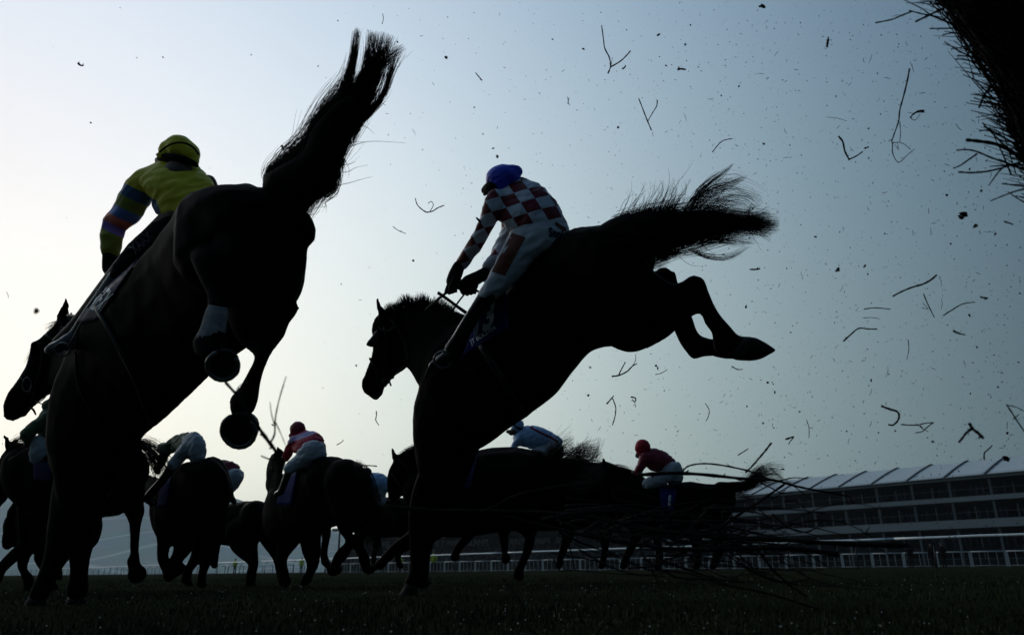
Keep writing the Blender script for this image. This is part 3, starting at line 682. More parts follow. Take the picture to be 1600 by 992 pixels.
# ------------------------------------------------------------------ CENTRE HORSE (number 13)
def horse_centre():
    t = thing('horse', 'dark bay racehorse in mid leap at centre wearing saddle cloth number 13', 'horse', P(700, 930, 4.9)*1.); t.location.z = 0
    body = [
     ('p', [(1003,366,1020,425,4.25,.9),(972,348,1038,468,4.25,.8),(938,353,1034,508,4.28,.75),(910,354,1005,545,4.35,.7),(886,362,958,541,4.45,.7),(860,382,925,548,4.55,.7),
            (835,402,893,582,4.62,.68),(810,430,866,617,4.7,.66),(783,460,834,643,4.75,.64),(755,488,800,666,4.82,.6),(726,500,766,690,4.9,.55),(694,520,735,712,4.97,.5),(668,552,705,735,5.0,.45),(655,602,690,745,5.02,.42)]),
     ('c', [(930,390,4.3,38),(985,400,4.28,40)]),
     ('c', [(960,520,4.3,20),(985,536,4.3,16),(1005,530,4.3,14)]),
     # neck
     ('p', [(735,494,664,620,5.02,.42),(700,483,648,592,5.1,.38),(660,478,636,574,5.2,.36),(625,481,622,558,5.28,.34),(604,488,600,542,5.3,.3)]),
     ('p', [(610,491,642,545,5.28,.45),(596,506,639,568,5.3,.42),(584,528,630,578,5.32,.4),(581,554,616,588,5.34,.4),(571,583,608,597,5.36,.42),(565,597,601,605,5.38,.42),(568,612,597,617,5.38,.42),(577,619,592,621,5.38,.4)]),
     ('c', [(590,466,5.25,1.2),(591,476,5.25,4,.5),(596,488,5.27,6,.5),(602,502,5.28,8,.6)]),
     # landing foreleg
     ('p', [(655,622,745,700,5.02,.45),(660,655,742,720,5.05,.42),(662,690,728,745,5.06,.42),(659,725,712,775,5.08,.45),(645,762,695,806,5.08,.5),(640,790,684,822,5.08,.6),(639,820,674,838,5.08,.7),(640,848,671,856,5.08,.85),(641,872,670,880,5.08,.85),(640,890,669,898,5.06,.85),(635,904,660,910,5.04,.9),(631,914,654,918,5.03,.9)]),
     # second foreleg, slightly behind
     ('p', [(668,640,750,700,5.3,.4),(672,720,720,770,5.35,.4),(662,780,704,815,5.38,.5),(650,820,682,838,5.38,.7),(648,860,672,870,5.36,.8),(650,890,670,896,5.34,.9)]),
     # near hind leg
     ('p', [(985,400,1010,545,4.2,.6),(1020,425,1040,528,4.15,.6),(1048,444,1062,507,4.1,.7),(1066,442,1078,496,4.08,.75)]),
     ('p', [(1064,446,1078,495,4.08,.7),(1080,432,1091,490,4.06,.6),(1098,436,1096,492,4.05,.6),(1107,456,1099,499,4.04,.7),(1116,475,1103,508,4.03,.85),(1127,493,1111,520,4.02,.95),(1139,510,1113,532,4.01,.95),(1152,524,1118,550,4.0,.9),(1164,526,1132,556,3.98,.9),(1172,526,1148,561,3.96,.9)]),
     # far hind leg
     ('c', [(1036,431,4.5,13.5)]),
     ('p', [(975,440,1015,530,4.5,.5),(1000,430,1040,500,4.5,.6),(1019,425,1052,426,4.5,.9),(1024,440,1058,442,4.5,.8),(1034,462,1066,462,4.48,.7),(1044,488,1080,492,4.46,.8),(1054,514,1087,513,4.45,.85),(1062,532,1094,524,4.44,.85),(1072,548,1104,528,4.42,.8),(1083,560,1110,530,4.4,.8),(1100,557,1118,531,4.38,.8),(1120,556,1128,532,4.36,.8)]),
    ]
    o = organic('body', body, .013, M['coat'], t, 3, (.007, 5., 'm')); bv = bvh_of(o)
    # cannon-bone pale patch
    organic('hoof', [('p', [(1170,527,1150,562,3.95,.9),(1180,528,1160,563,3.94,.9),(1191,533,1176,563,3.93,.85),(1201,539,1190,560,3.92,.8),(1210,545,1205,552,3.92,.8)])], .008, M['hoof'], t, 1)
    organic('hoof', [('p', [(1116,533,1118,557,4.36,.9),(1132,533,1134,560,4.34,.9),(1150,538,1150,560,4.32,.9)])], .008, M['hoof'], t, 1)
    hoof(t, 641, 922, 5.02, (-.35, 1), .06, .09, True, .0); hoof(t, 660, 904, 5.33, (0, 1), .058, .085, True, .0)
    b = MB()
    b.ring_tube(pair_rings([(938,352,975,385,4.22,.7),(955,342,1002,392,4.18,.6),(980,334,1022,398,4.12,.5),(1014,333,1034,392,4.05,.45),(1060,330,1066,386,3.98,.35),(1100,330,1106,372,3.92,.3),(1138,333,1140,363,3.86,.3),(1165,341,1166,357,3.83,.3)]))
    for args in [([(950,362,4.2,22),(1000,364,4.12,32),(1060,358,4.0,29),(1110,350,3.92,22),(1160,348,3.85,13),(1203,350,3.8,9)], 1100, .35),
                 ([(1080,335,3.98,14),(1115,315,3.93,18),(1140,305,3.9,14),(1168,308,3.87,8),(1184,320,3.85,7)], 80, .8),
                 ([(1070,345,4.0,10),(1086,318,3.97,10),(1110,298,3.94,7),(1140,287,3.92,4),(1162,277,3.9,2)], 80, .6),
                 ([(1075,330,4.0,6),(1092,300,3.97,6),(1112,282,3.95,4),(1130,270,3.93,2.5),(1143,259,3.92,1)], 40, .5),
                 ([(1020,398,4.05,8),(1035,400,4.03,8),(1052,396,4.0,5),(1068,388,3.98,5)], 160, .6),
                 ([(1000,385,4.15,8),(1014,406,4.1,8),(1026,410,4.05,6),(1042,404,4.0,5)], 160, .6),
                 ([(1090,382,3.95,6),(1115,374,3.92,5),(1145,376,3.9,4),(1175,379,3.87,2)], 60, .7),
                 ([(1075,386,3.97,5),(1095,398,3.95,4),(1125,404,3.92,3),(1150,398,3.9,2),(1166,388,3.88,1.5)], 30, .8),
                 ([(1160,350,3.85,12),(1185,352,3.82,13),(1204,352,3.8,12)], 200, .5),
                 ([(1165,338,3.86,4),(1172,325,3.85,4),(1178,318,3.85,3)], 16, 1.)]:
        lock(b, args[0], args[1], .0012, args[2])
    # wisps rising from the top of the tail
    for k in range(340):
        x0 = random.choice([random.uniform(962, 1040), random.uniform(962, 1075), random.gauss(1000, 8), random.gauss(1028, 6), random.gauss(1045, 5)]); y0 = 342-(x0-960)*.1+random.uniform(-2, 6); h = random.choice((random.uniform(6, 22), random.uniform(10, 52)))*(1 if x0 < 1052 else .5)
        ln = h*random.uniform(.35, .8)
        pts = [(x0, y0), (x0+ln*.45, y0-h*.45), (x0+ln*.85, y0-h*.85), (x0+ln*(.9+random.uniform(-.25, .3)), y0-h*1.15)]
        dd = 4.15-(x0-960)*.0022
        strand(b, [P(x, y, dd) for x, y in cr(pts, 3)], .0012, .0004)
    for pts in ([(1035,320),(1045,290),(1046,272),(1043,262)], [(1048,305),(1060,285),(1075,265),(1084,250)], [(1066,322),(1071,305),(1070,290)], [(1040,325),(1058,306),(1072,305),(1082,310)], [(966,335),(975,315),(985,306),(992,304)], [(985,322),(1000,305),(1012,296)], [(1085,318),(1105,296),(1130,277),(1142,262)], [(1060,400),(1075,412),(1088,416),(1100,415)], [(1096,381),(1115,396),(1130,398)]):
        strand(b, [P(x, y, 4.02) for x, y in cr(pts, 4)], .0016, .0003)
    b.build('tail', M['hair'], t)
    # bristly mane
    b = MB()
    crest = cr([(604,492),(618,482),(640,476),(665,478),(692,484),(710,492),(728,499)], 8)
    for k in range(1500):
        i = random.uniform(0, len(crest)-1.01); a = crest[int(i)]; c = crest[int(i)+1]; x = a[0]+(c[0]-a[0])*(i % 1); y = a[1]+(c[1]-a[1])*(i % 1)
        q = (x-604)/124; h = (12+8*math.sin(q*3.1)+3*math.sin(q*31))*random.uniform(.5, 1.12)*(.55 if .82 < q else 1.); an = -.55+q*1.15+random.gauss(0, .22)
        y += 4; dd = 5.3-q*.25+random.uniform(-.03, .03)
        strand(b, [P(x, y+3, dd), P(x+math.sin(an)*h*.5, y-math.cos(an)*h*.55, dd), P(x+math.sin(an*1.1)*h*1.0, y-math.cos(an*1.1)*h*1.05, dd)], .003, .0006)
    b.build('mane', M['hair'], t)
    br = thing_part('bridle', t)
    strap_('noseband', [(578,560,5.3,1.8),(586,576,5.2,1.8),(594,600,5.3,1.8)], br, bv); strap_('cheek_strap', [(600,510,5.2,1.7),(604,545,5.2,1.7),(600,575,5.2,1.7),(596,598,5.3,1.7)], br, bv)
    strap_('browband', [(592,512,5.2,1.8),(604,518,5.2,1.8),(618,510,5.2,1.8)], br, bv); strap_('throat_lash', [(612,500,5.2,1.5),(632,535,5.2,1.5),(638,566,5.2,1.5)], br, bv)
    organic('blinker', [('p', [(588,516,594,530,5.26,.6),(580,527,592,541,5.24,.6),(574,534,588,543,5.24,.5),(573,537,582,542,5.24,.4)])], .008, M['leather'], t, 2)
    b = MB(); b.tube([P(603+4.5*math.cos(u), 596+4.5*math.sin(u), 5.3) for u in np.linspace(0, 6.28, 16)], .005, 5); o2 = b.build('bit_ring', M['steel']); sub(o2, br)
    for pts in ([(637,569,5.2,1.6),(622,580,5.25,1.7),(610,592,5.28,1.5),(602,604,5.3,1.2)], [(609,592,5.28,1.2),(615,590,5.27,1.1),(614,585,5.27,1.1)], [(608,594,5.28,1.2),(611,603,5.28,1.4)],
                [(705,452,4.95,2.6),(690,463,5.0,2.4),(676,475,5.05,2.4),(665,485,5.08,2.2)], [(727,458,4.95,1.5),(716,472,5.0,1.5),(706,487,5.02,1.5)],
                [(719,441,4.9,2.2),(735,430,4.9,2.4),(752,424,4.9,2.2)], [(741,452,4.86,1.8),(750,457,4.85,1.8)]):
        strap('rein', pts, M['leather'], t)
    strap('breastplate', [(700,540,4.8,1.6),(675,566,4.9,1.6),(664,590,4.95,1.6)], M['leather'], t, bvh=bv)
    # saddle cloth with number
    cl = cloth('saddle_cloth', bv, [(752,478),(790,448),(795,512),(722,558)], 4.6, M['cloth_blue'], t, 14, 14, .02)
    bc = bvh_of(cl)
    for nm, s, q, bo in (('cloth_number', '13', [(744,482),(776,462),(770,512),(739,527)], .04), ('cloth_lettering', 'JT BOLSTER', [(733,532),(774,508),(776,515),(737,541)], .01)):
        o3 = print_text(nm, s, bc, q, 4.5, M['print'], None, .010, bo, 1); sub(o3, cl)
    strap('girth', [(752,540,4.5,7),(785,590,4.5,7),(812,640,4.6,7)], M['leather'], t, bvh=bv)
    organic('saddle', [('p', [(800,430,812,452,4.66,1.),(818,412,828,438,4.64,1.2),(838,398,846,420,4.62,1.)])], .012, M['leather'], t, 3)
    return t, bv
HC, BVC = horse_centre()

def checker_mat():
    Mx = bpy.data.materials.new('red_white_checked_silk'); Mx.use_nodes = True
    n = Mx.node_tree.nodes; l = Mx.node_tree.links; b = n['Principled BSDF']; b.inputs['Roughness'].default_value = .55; b.inputs['Specular IOR Level'].default_value = .3
    tc = n.new('ShaderNodeTexCoord')
    o = P(842, 302, 4.7); u = (P(866, 297, 4.7)-P(842, 302, 4.7)); v = (P(851, 326, 4.7)-P(842, 302, 4.7))
    o = P(803, 304.5, 4.72); u = (P(825, 298, 4.72)-o); v = (P(813, 321.5, 4.72)-o)
    nn = u.normalized().cross(v.normalized()).normalized()
    Ms = Matrix((u, v, nn*u.length)).transposed().inverted()
    out = []
    s_ = n.new('ShaderNodeVectorMath'); s_.operation = 'SUBTRACT'; l.new(tc.outputs['Object'], s_.inputs[0]); s_.inputs[1].default_value = o
    cx = n.new('ShaderNodeCombineXYZ')
    for i in range(2):
        d = n.new('ShaderNodeVectorMath'); d.operation = 'DOT_PRODUCT'; l.new(s_.outputs[0], d.inputs[0]); d.inputs[1].default_value = Ms[i]
        no = n.new('ShaderNodeMath'); no.operation = 'ADD'; l.new(d.outputs['Value'], no.inputs[0]); no.inputs[1].default_value = 20.0; l.new(no.outputs[0], cx.inputs[i])
    cx.inputs[2].default_value = .5
    ck = n.new('ShaderNodeTexChecker'); ck.inputs['Scale'].default_value = 1.0; l.new(cx.outputs[0], ck.inputs['Vector'])
    ck.inputs['Color1'].default_value = (.12, .004, .012, 1); ck.inputs['Color2'].default_value = (.46, .50, .60, 1)
    l.new(ck.outputs[0], b.inputs['Base Color'])
    nz = n.new('ShaderNodeTexNoise'); nz.inputs['Scale'].default_value = 14; l.new(tc.outputs['Object'], nz.inputs['Vector'])
    bp = n.new('ShaderNodeBump'); bp.inputs['Strength'].default_value = .5; bp.inputs['Distance'].default_value = .02; l.new(nz.outputs['Fac'], bp.inputs['Height']); l.new(bp.outputs[0], b.inputs['Normal'])
    return Mx
def jockey_centre():
    t = thing('person', 'jockey in red and white checked silks and blue cap on the leaping centre horse', 'person', P(760, 930, 4.9)*1.); t.location.z = 0
    organic('body', [('c', [(787,278,4.8,20),(782,290,4.8,17),(790,305,4.8,16),(820,310,4.75,25),(850,340,4.72,30)]), ('c', [(768,298,4.82,9),(760,300,4.82,5),(757,304,4.83,2.5)]),
        ('c', [(764,328,4.68,9),(758,352,4.72,9),(738,385,4.8,9),(720,412,4.9,8)]), ('c', [(795,330,5.0,11),(795,375,5.05,10),(770,412,4.98,8),(752,430,4.92,7)]),
        ('c', [(850,365,4.65,20),(800,410,4.6,18),(765,455,4.58,13),(735,500,4.58,10),(700,552,4.62,8)])], .012, M['skin'], t, 3)
    si = organic('silks', [('p', [(778,292,810,277,4.8,.6),(770,306,824,280,4.78,.62),(772,324,842,288,4.74,.68),(778,340,860,303,4.71,.72),(787,350,872,322,4.69,.75),(798,360,881,340,4.68,.75),(806,366,886,352,4.68,.72)]),
        ('p', [(766,300,790,318,4.68,.8),(757,316,783,330,4.67,.9),(752,338,777,341,4.69,.95),(742,361,766,363,4.73,.95),(730,382,755,384,4.78,.95),(719,400,742,400,4.84,.95),(711,413,728,419,4.9,.95)]),
        ('c', [(795,322,4.98,14),(796,360,5.04,13),(780,398,5.02,11),(768,412,4.98,10)])], .011, checker_mat(), t, 3)
    sb = bvh_of(si)
    organic('cap', [('p', [(760,290,772,292,4.82,1.),(760,274,790,296,4.8,1.),(770,262,804,290,4.79,1.),(785,257,812,282,4.78,1.),(800,258,813,274,4.78,.9)]), ('c', [(786,277,4.8,20)]), ('c', [(787,281,4.79,23),(797,278,4.79,17)])], .009, M['blue'], t, 3)
    organic('helmet', [('p', [(753,294,758,304,4.83,.8),(758,288,764,305,4.81,1.2),(768,282,776,303,4.79,1.35),(785,282,790,298,4.79,1.5),(800,278,804,288,4.79,1.5)])], .009, M['black'], t, 3)
    strap('sleeve_button', [(744,340,4.65,1),(748,344,4.66,2),(751,347,4.67,1)], M['black'], t)
    wh = M['white']
    br = organic('breeches', [('p', [(802,356,884,350,4.655,.72),(797,364,889,362,4.64,.75),(790,380,872,386,4.6,.7),(782,393,836,404,4.55,.7),(771,418,814,431,4.52,.7),(759,441,796,449,4.5,.75),(749,457,782,462,4.5,.75)]),
        ('c', [(800,360,5.0,14),(783,392,5.05,13),(765,432,5.02,12)])], .011, wh, t, 3)
    bb = bvh_of(br)
    # printed band down the thigh and marks at the hip
    v = []; f = []; nn = 20
    for j in range(nn+1):
        u = j/nn; x0 = 800+(768-800)*u; y0 = 364+(424-364)*u
        for i in range(5): v.append(tuple(cast(bb, x0+i*5.2, y0+i*1.6, 4.5, .006)))
    for j in range(nn):
        for i in range(4): a = j*5+i; f.append((a, a+1, a+6, a+5))
    o = addmesh('thigh_band', v, f, M['orange']); sub(o, br)
    v = []; f = []
    for j in range(5):
        for i in range(9): v.append(tuple(cast(bb, 868+i*2.1, 346+i*1.3+j*1.6, 4.5, .008)))
    for j in range(4):
        for i in range(8): a = j*9+i; f.append((a, a+1, a+10, a+9))
    o = addmesh('hip_patch', v, f, M['orange']); sub(o, br)
    o = print_text('hip_lettering', 'Stob', bb, [(857,354),(885,362),(885,374),(858,370)], 4.5, M['navy'], None, .007, .03, 2); sub(o, br)
    organic('boot', [('p', [(748,458,781,462,4.5,.7),(737,476,760,484,4.5,.65),(727,492,748,500,4.51,.65),(717,508,738,518,4.52,.65),(706,526,727,539,4.55,.65),(696,540,717,556,4.57,.7)]),
        ('c', [(710,553,4.58,12),(696,561,4.58,11),(684,566,4.6,8.5),(675,571,4.6,5.5)])], .009, M['boot'], t, 2)
    b = MB(); b.tube([P(692+14*math.cos(u), 562+13*math.sin(u), 4.55) for u in np.linspace(0, 6.28, 22)], .007, 6); b.build('stirrup', M['steel'], t)
    # gloves with fingers
    gl = [('c', [(717,416,4.88,9),(712,428,4.9,10.5),(707,440,4.93,10)])]
    for k in range(4): gl.append(('c', [(704+k*4,440,4.9+.01*k,3.3),(699+k*4.2,451,4.9,3.2),(697+k*5,458-abs(k-1)*1.5,4.88,2.7)]))
    gl.append(('c', [(714,430,4.86,3.4),(705,446,4.84,3.2),(703,456,4.84,2.8)]))
    organic('glove', gl, .006, M['black'], t, 2)
    gl = [('c', [(757,427,4.93,9),(746,434,4.9,10),(732,441,4.88,11)])]
    for k in range(4): gl.append(('c', [(726+k*6,446,4.86,3.6),(722+k*6.2,454,4.84,3.3),(724+k*6,460-abs(k-1)*1.5,4.83,2.8)]))
    gl.append(('c', [(730,436,4.84,3.6),(719,442,4.83,3.3),(717,450,4.83,2.8)]))
    organic('glove', gl, .006, M['black'], t, 2)
    organic('cuff', [('c', [(770,408,4.98,9.5),(762,417,4.96,9)])], .007, M['white'], t, 2)
    strap('whip', [(684,457,4.8,2.6),(700,468,4.82,2.4),(716,480,4.84,2.6),(730,490,4.86,3.0)], M['leather'], t)
jockey_centre()

# ------------------------------------------------------------------ the pack behind
def bg_horse(label, d, at_px, chains, tail=None, mane=None, coat='coat', vox=.022, ncl=None, k=None):
    t = thing('horse', label, 'horse', P(at_px[0], at_px[1], d)*1.); t.location.z = 0
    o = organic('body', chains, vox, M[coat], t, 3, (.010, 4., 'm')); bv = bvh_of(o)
    if tail:
        b = MB()
        for rows, n, wn in tail: lock(b, rows, n, .002, wn, segs=7, tip=.0008)
        b.build('tail', M['hair'], t)
    if mane:
        b = MB()
        for rows, n, wn in mane: lock(b, rows, n, .002, wn, segs=6, tip=.0008)
        b.build('mane', M['hair'], t)
    return t, bv
def bg_person(label, d, at_px, torso, legs, capc, silk, capm, arms=(), boots=(), bare=None, vox=.016, breech='white', cuff=None):
    t = thing('person', label, 'person', P(at_px[0], at_px[1], d)*1.); t.location.z = 0
    sk = list(bare or [])
    inner = [('c', [(q[0], q[1], q[2], q[3]*.7) for q in ch[1]]) for ch in list(torso)+list(legs)+list(arms) if ch[0] == 'c']
    organic('body', inner+sk, vox, M['skin'], t, 2)
    organic('silks', list(torso)+list(arms), vox, M[silk] if isinstance(silk, str) else silk, t, 2)
    organic('breeches', legs, vox, M[breech], t, 2)
    if capc: organic('cap', capc, vox*.7, M[capm], t, 2)
    if boots: organic('boot', boots, vox, M['boot'], t, 2)
    return t

# -- horse far left, head at the frame edge (white-breeched rider in dark green)
D = 7.0
t, bv = bg_horse('dark horse at far left edge, pricked ear, galloping behind the nearest horse', D, (110, 905), [
    ('p', [(44,690,50,770,D,.5),(26,692,20,764,D+.1,.45),(14,700,8,764,D+.15,.4)]),
    ('p', [(16,698,26,742,D+.1,.5),(4,710,20,760,D+.12,.45),(-12,740,14,775,D+.15,.42),(-26,770,6,786,D+.18,.45),(-30,790,-4,796,D+.2,.45)]),
    ('c', [(8,681,D+.1,1),(11,688,D+.1,3.5,.5),(15,697,D+.1,5,.6)]),
    ('p', [(200,700,222,760,D-.1,.75),(175,690,195,800,D-.05,.75),(140,692,150,810,D,.75),(100,700,110,820,D,.75),(60,700,70,820,D,.7),(35,705,40,800,D,.6)]),
    ('p', [(185,720,223,740,D-.15,.6),(172,760,225,765,D-.2,.55),(180,786,224,784,D-.2,.5),(196,803,226,798,D-.2,.55),(204,822,222,812,D-.2,.7),(205,845,217,840,D-.2,.85),(204,865,216,862,D-.2,.85),(200,876,217,876,D-.22,.9),(202,888,218,886,D-.22,.9)]),
    ('c', [(214,896,D-.25,13,.8)]),
    ('p', [(150,760,185,775,D+.2,.5),(140,800,165,800,D+.2,.6),(130,840,143,838,D+.2,.8),(118,880,130,880,D+.2,.9)]),
    ('p', [(60,780,100,790,D,.5),(66,815,96,820,D,.6),(84,845,100,845,D,.8),(80,872,94,874,D,.9),(84,900,98,902,D,1.)]),
    ('p', [(26,790,60,800,D+.2,.5),(28,812,50,814,D+.2,.6),(30,842,44,846,D+.2,.8)]),
  ], tail=[([(190,705,D-.1,12),(212,697,D-.15,10),(228,700,D-.18,11),(245,715,D-.2,11),(258,735,D-.2,9)], 260, .4), ([(230,705,D-.2,8),(244,730,D-.2,9),(250,752,D-.2,6)], 80, .5)],
     mane=[([(14,694,D+.05,3),(30,688,D+.03,5),(48,690,D,5)], 60, .8)])
cl = cloth('saddle_cloth', bv, [(52,722),(82,722),(78,752),(52,750)], D, M['navy'], t, 6, 6, .03)
strap('rein', [(26,764,D,1),(40,748,D-.1,1),(50,742,D-.1,1)], M['leather'], t); strap('rein', [(4,724,D,1),(24,712,D-.1,1),(44,700,D-.1,1)], M['leather'], t)
strap('bit_rein', [(16,768,D,1.),(22,772,D,1),(26,766,D,1)], M['leather'], t)
bg_person('jockey in dark green sleeves and white breeches at far left with elbow raised', D-.05, (60, 905),
    [('c', [(80,650,D,16),(84,672,D,20),(76,690,D,16)])], [('c', [(62,692,D-.1,13),(60,705,D-.12,12),(58,716,D-.12,9)])],
    [('c', [(78,634,D,11)])], 'green', 'green', arms=[('c', [(76,652,D-.1,9),(54,668,D-.15,8.5),(42,678,D-.2,8)]), ('c', [(41,678,D-.2,7.5),(44,690,D-.15,5.5),(50,694,D-.1,5)])],
    boots=[('c', [(55,715,D-.12,6),(54,735,D-.1,5.5),(54,752,D-.1,5)]), ('c', [(55,754,D-.1,5),(46,756,D-.1,4)])], bare=[('c', [(48,690,D-.15,4),(40,696,D-.15,3.5)])])
# -- low head at left, below it
D = 8.2
bg_horse('horse with blazed nose stretched low at left edge beneath the other heads', D, (50, 905), [
    ('p', [(28,774,48,800,D,.5),(13,797,38,822,D,.5),(9,815,36,835,D,.45),(3,838,24,852,D,.45),(3,849,18,855,D,.45)]),
    ('c', [(23,774,D,1),(24,781,D,3.5,.5),(27,790,D,5,.6)]),
    ('p', [(60,770,60,860,D,.6),(35,795,42,858,D,.5),(24,802,22,850,D,.45)]),
    ('p', [(120,770,120,868,D,.75),(80,770,80,868,D,.75),(50,780,55,865,D,.65)]),
    ('p', [(35,845,50,862,D-.1,.5),(22,856,36,868,D-.1,.6),(8,870,20,882,D-.1,.8),(-3,884,8,894,D-.1,.9),(-10,900,2,908,D-.1,1.)]),
    ('p', [(26,850,52,858,D,.5),(28,872,46,874,D,.6),(28,886,42,888,D,.8),(36,902,50,900,D,.9),(39,916,54,916,D,.9),(38,924,58,924,D,1.)]),
    ('p', [(54,858,82,862,D+.2,.5),(54,876,68,878,D+.2,.7),(66,896,78,896,D+.2,.8),(76,912,90,912,D+.2,.9),(78,926,94,926,D+.2,1.)]),
    ('p', [(90,858,118,860,D+.2,.5),(86,882,100,884,D+.2,.7),(74,902,86,904,D+.2,.8),(66,920,80,922,D+.2,.9)]),
  ])
# -- horse under the dark green jockey
D = 7.3
t, bv = bg_horse('dark horse galloping between the left horse and the red-topped jockeys', D, (285, 905), [
    ('p', [(318,722,356,790,D-.3,.8),(290,722,345,838,D-.2,.8),(262,735,315,852,D,.75),(244,755,285,855,D+.1,.7),(236,785,268,852,D+.2,.65)]),
    ('c', [(330,735,D-.3,22),(338,770,D-.3,26)]),
    ('p', [(248,745,235,790,D+.2,.5),(228,740,222,780,D+.4,.45)]),
    ('p', [(240,806,276,820,D+.1,.5),(243,830,272,838,D+.1,.6),(247,850,264,854,D+.1,.8),(247,872,261,873,D+.1,.85),(250,884,262,886,D+.1,.9),(254,892,268,892,D+.05,1.)]),
    ('c', [(264,898,D+.05,9,.9)]),
    ('p', [(268,832,312,836,D+.1,.5),(272,856,300,860,D+.1,.6),(266,874,282,880,D+.1,.8),(266,886,282,890,D+.1,.85)]), ('c', [(278,890,D+.1,9,.9),(284,888,D+.1,7,.9)]),
    ('p', [(305,830,345,838,D-.2,.5),(302,852,330,856,D-.2,.55),(296,872,312,878,D-.2,.8),(288,888,301,893,D-.2,.9),(284,902,299,906,D-.2,.95),(284,908,302,911,D-.2,1.)]),
    ('p', [(320,822,352,830,D-.25,.5),(324,850,344,852,D-.25,.6),(316,872,330,876,D-.25,.8),(310,894,322,898,D-.25,.9),(307,912,322,914,D-.25,1.)]),
  ], coat='coat')
strap('stirrup_leather', [(262,735,D-.3,1.2),(250,760,D-.3,1.2),(243,776,D-.3,1.2)], M['steel'], t)
cloth('saddle_cloth', bv, [(252,752),(268,745),(262,790),(244,795)], D, M['cloth_blue'], t, 6, 6, .03)
bg_person('jockey bent double in dark green top and white breeches behind the left horse tail', D-.15, (290, 905),
    [('p', [(264,688,262,712,D+.15,.8),(276,680,272,706,D+.05,.9),(294,676,284,704,D-.1,.95)]), ('c', [(258,702,D+.1,10)])],
    [('p', [(292,680,289,704,D-.15,.9),(304,675,296,716,D-.2,.9),(315,683,300,722,D-.2,.9)]), ('c', [(310,700,D-.2,11),(308,718,D-.2,10),(306,728,D-.2,9)]), ('c', [(294,700,D-.2,11),(280,714,D-.2,8.5),(270,728,D-.25,7.5)])],
    [('c', [(255,700,D+.3,9)])], 'green', 'green', arms=[('c', [(268,694,D+.1,7),(256,712,D+.1,6),(246,735,D+.1,5)])],
    boots=[('c', [(268,730,D-.25,6.5),(254,750,D-.3,6),(238,768,D-.3,6),(230,778,D-.3,6)]), ('c', [(230,779,D-.3,6),(240,786,D-.3,5)])])
# -- horse and jockey with plum top
D = 9.5
t, bv = bg_horse('dark horse with raised hind leg trailing in the gap left of the red-capped rider', D, (390, 905), [
    ('p', [(400,786,410,838,D-.2,.85),(384,783,398,850,D-.1,.85),(362,787,372,852,D,.8),(340,788,340,850,D+.1,.75),(316,785,312,846,D+.2,.7)]),
    ('c', [(398,806,D-.2,24),(412,815,D-.15,20)]),
    ('p', [(352,840,400,820,D-.2,.5),(364,860,402,842,D-.2,.5),(378,872,402,862,D-.2,.6),(389,882,403,880,D-.2,.85),(386,895,400,896,D-.2,.9),(384,908,399,909,D-.2,.95)]), ('c', [(391,914,D-.2,8,.9)]),
    ('p', [(396,832,440,826,D,.5),(410,852,444,848,D,.5),(424,870,444,868,D,.6),(430,890,446,888,D,.8),(434,904,450,904,D,.9)]), ('c', [(444,910,D,8,.9)]),
    ('p', [(314,838,346,848,D+.2,.5),(322,862,342,864,D+.2,.6),(330,884,340,884,D+.2,.9)]),
  ], tail=[([(402,790,D-.2,4),(416,792,D-.2,7),(428,800,D-.2,8),(436,820,D-.2,8)], 90, .4)])
bg_person('jockey in plum silks and dark cap crouched left of the red-capped rider', D, (350, 905),
    [('p', [(328,724,326,742,D+.1,1.),(342,720,338,744,D,1.),(358,720,350,744,D,1.),(371,727,360,740,D,1.)])],
    [('p', [(348,732,350,742,D-.05,1.),(358,732,352,756,D-.05,1.),(374,734,356,762,D-.05,1.)]), ('c', [(366,742,D-.1,10),(364,758,D-.1,8),(358,766,D-.1,6)])],
    [('c', [(332,722,D+.1,9)]), ('c', [(325,726,D+.1,6)])], 'maroon', 'maroon', arms=[('c', [(332,740,D,6),(328,756,D,5)])],
    boots=[('c', [(358,764,D-.1,5),(361,776,D-.1,4.5),(366,784,D-.1,4)])])
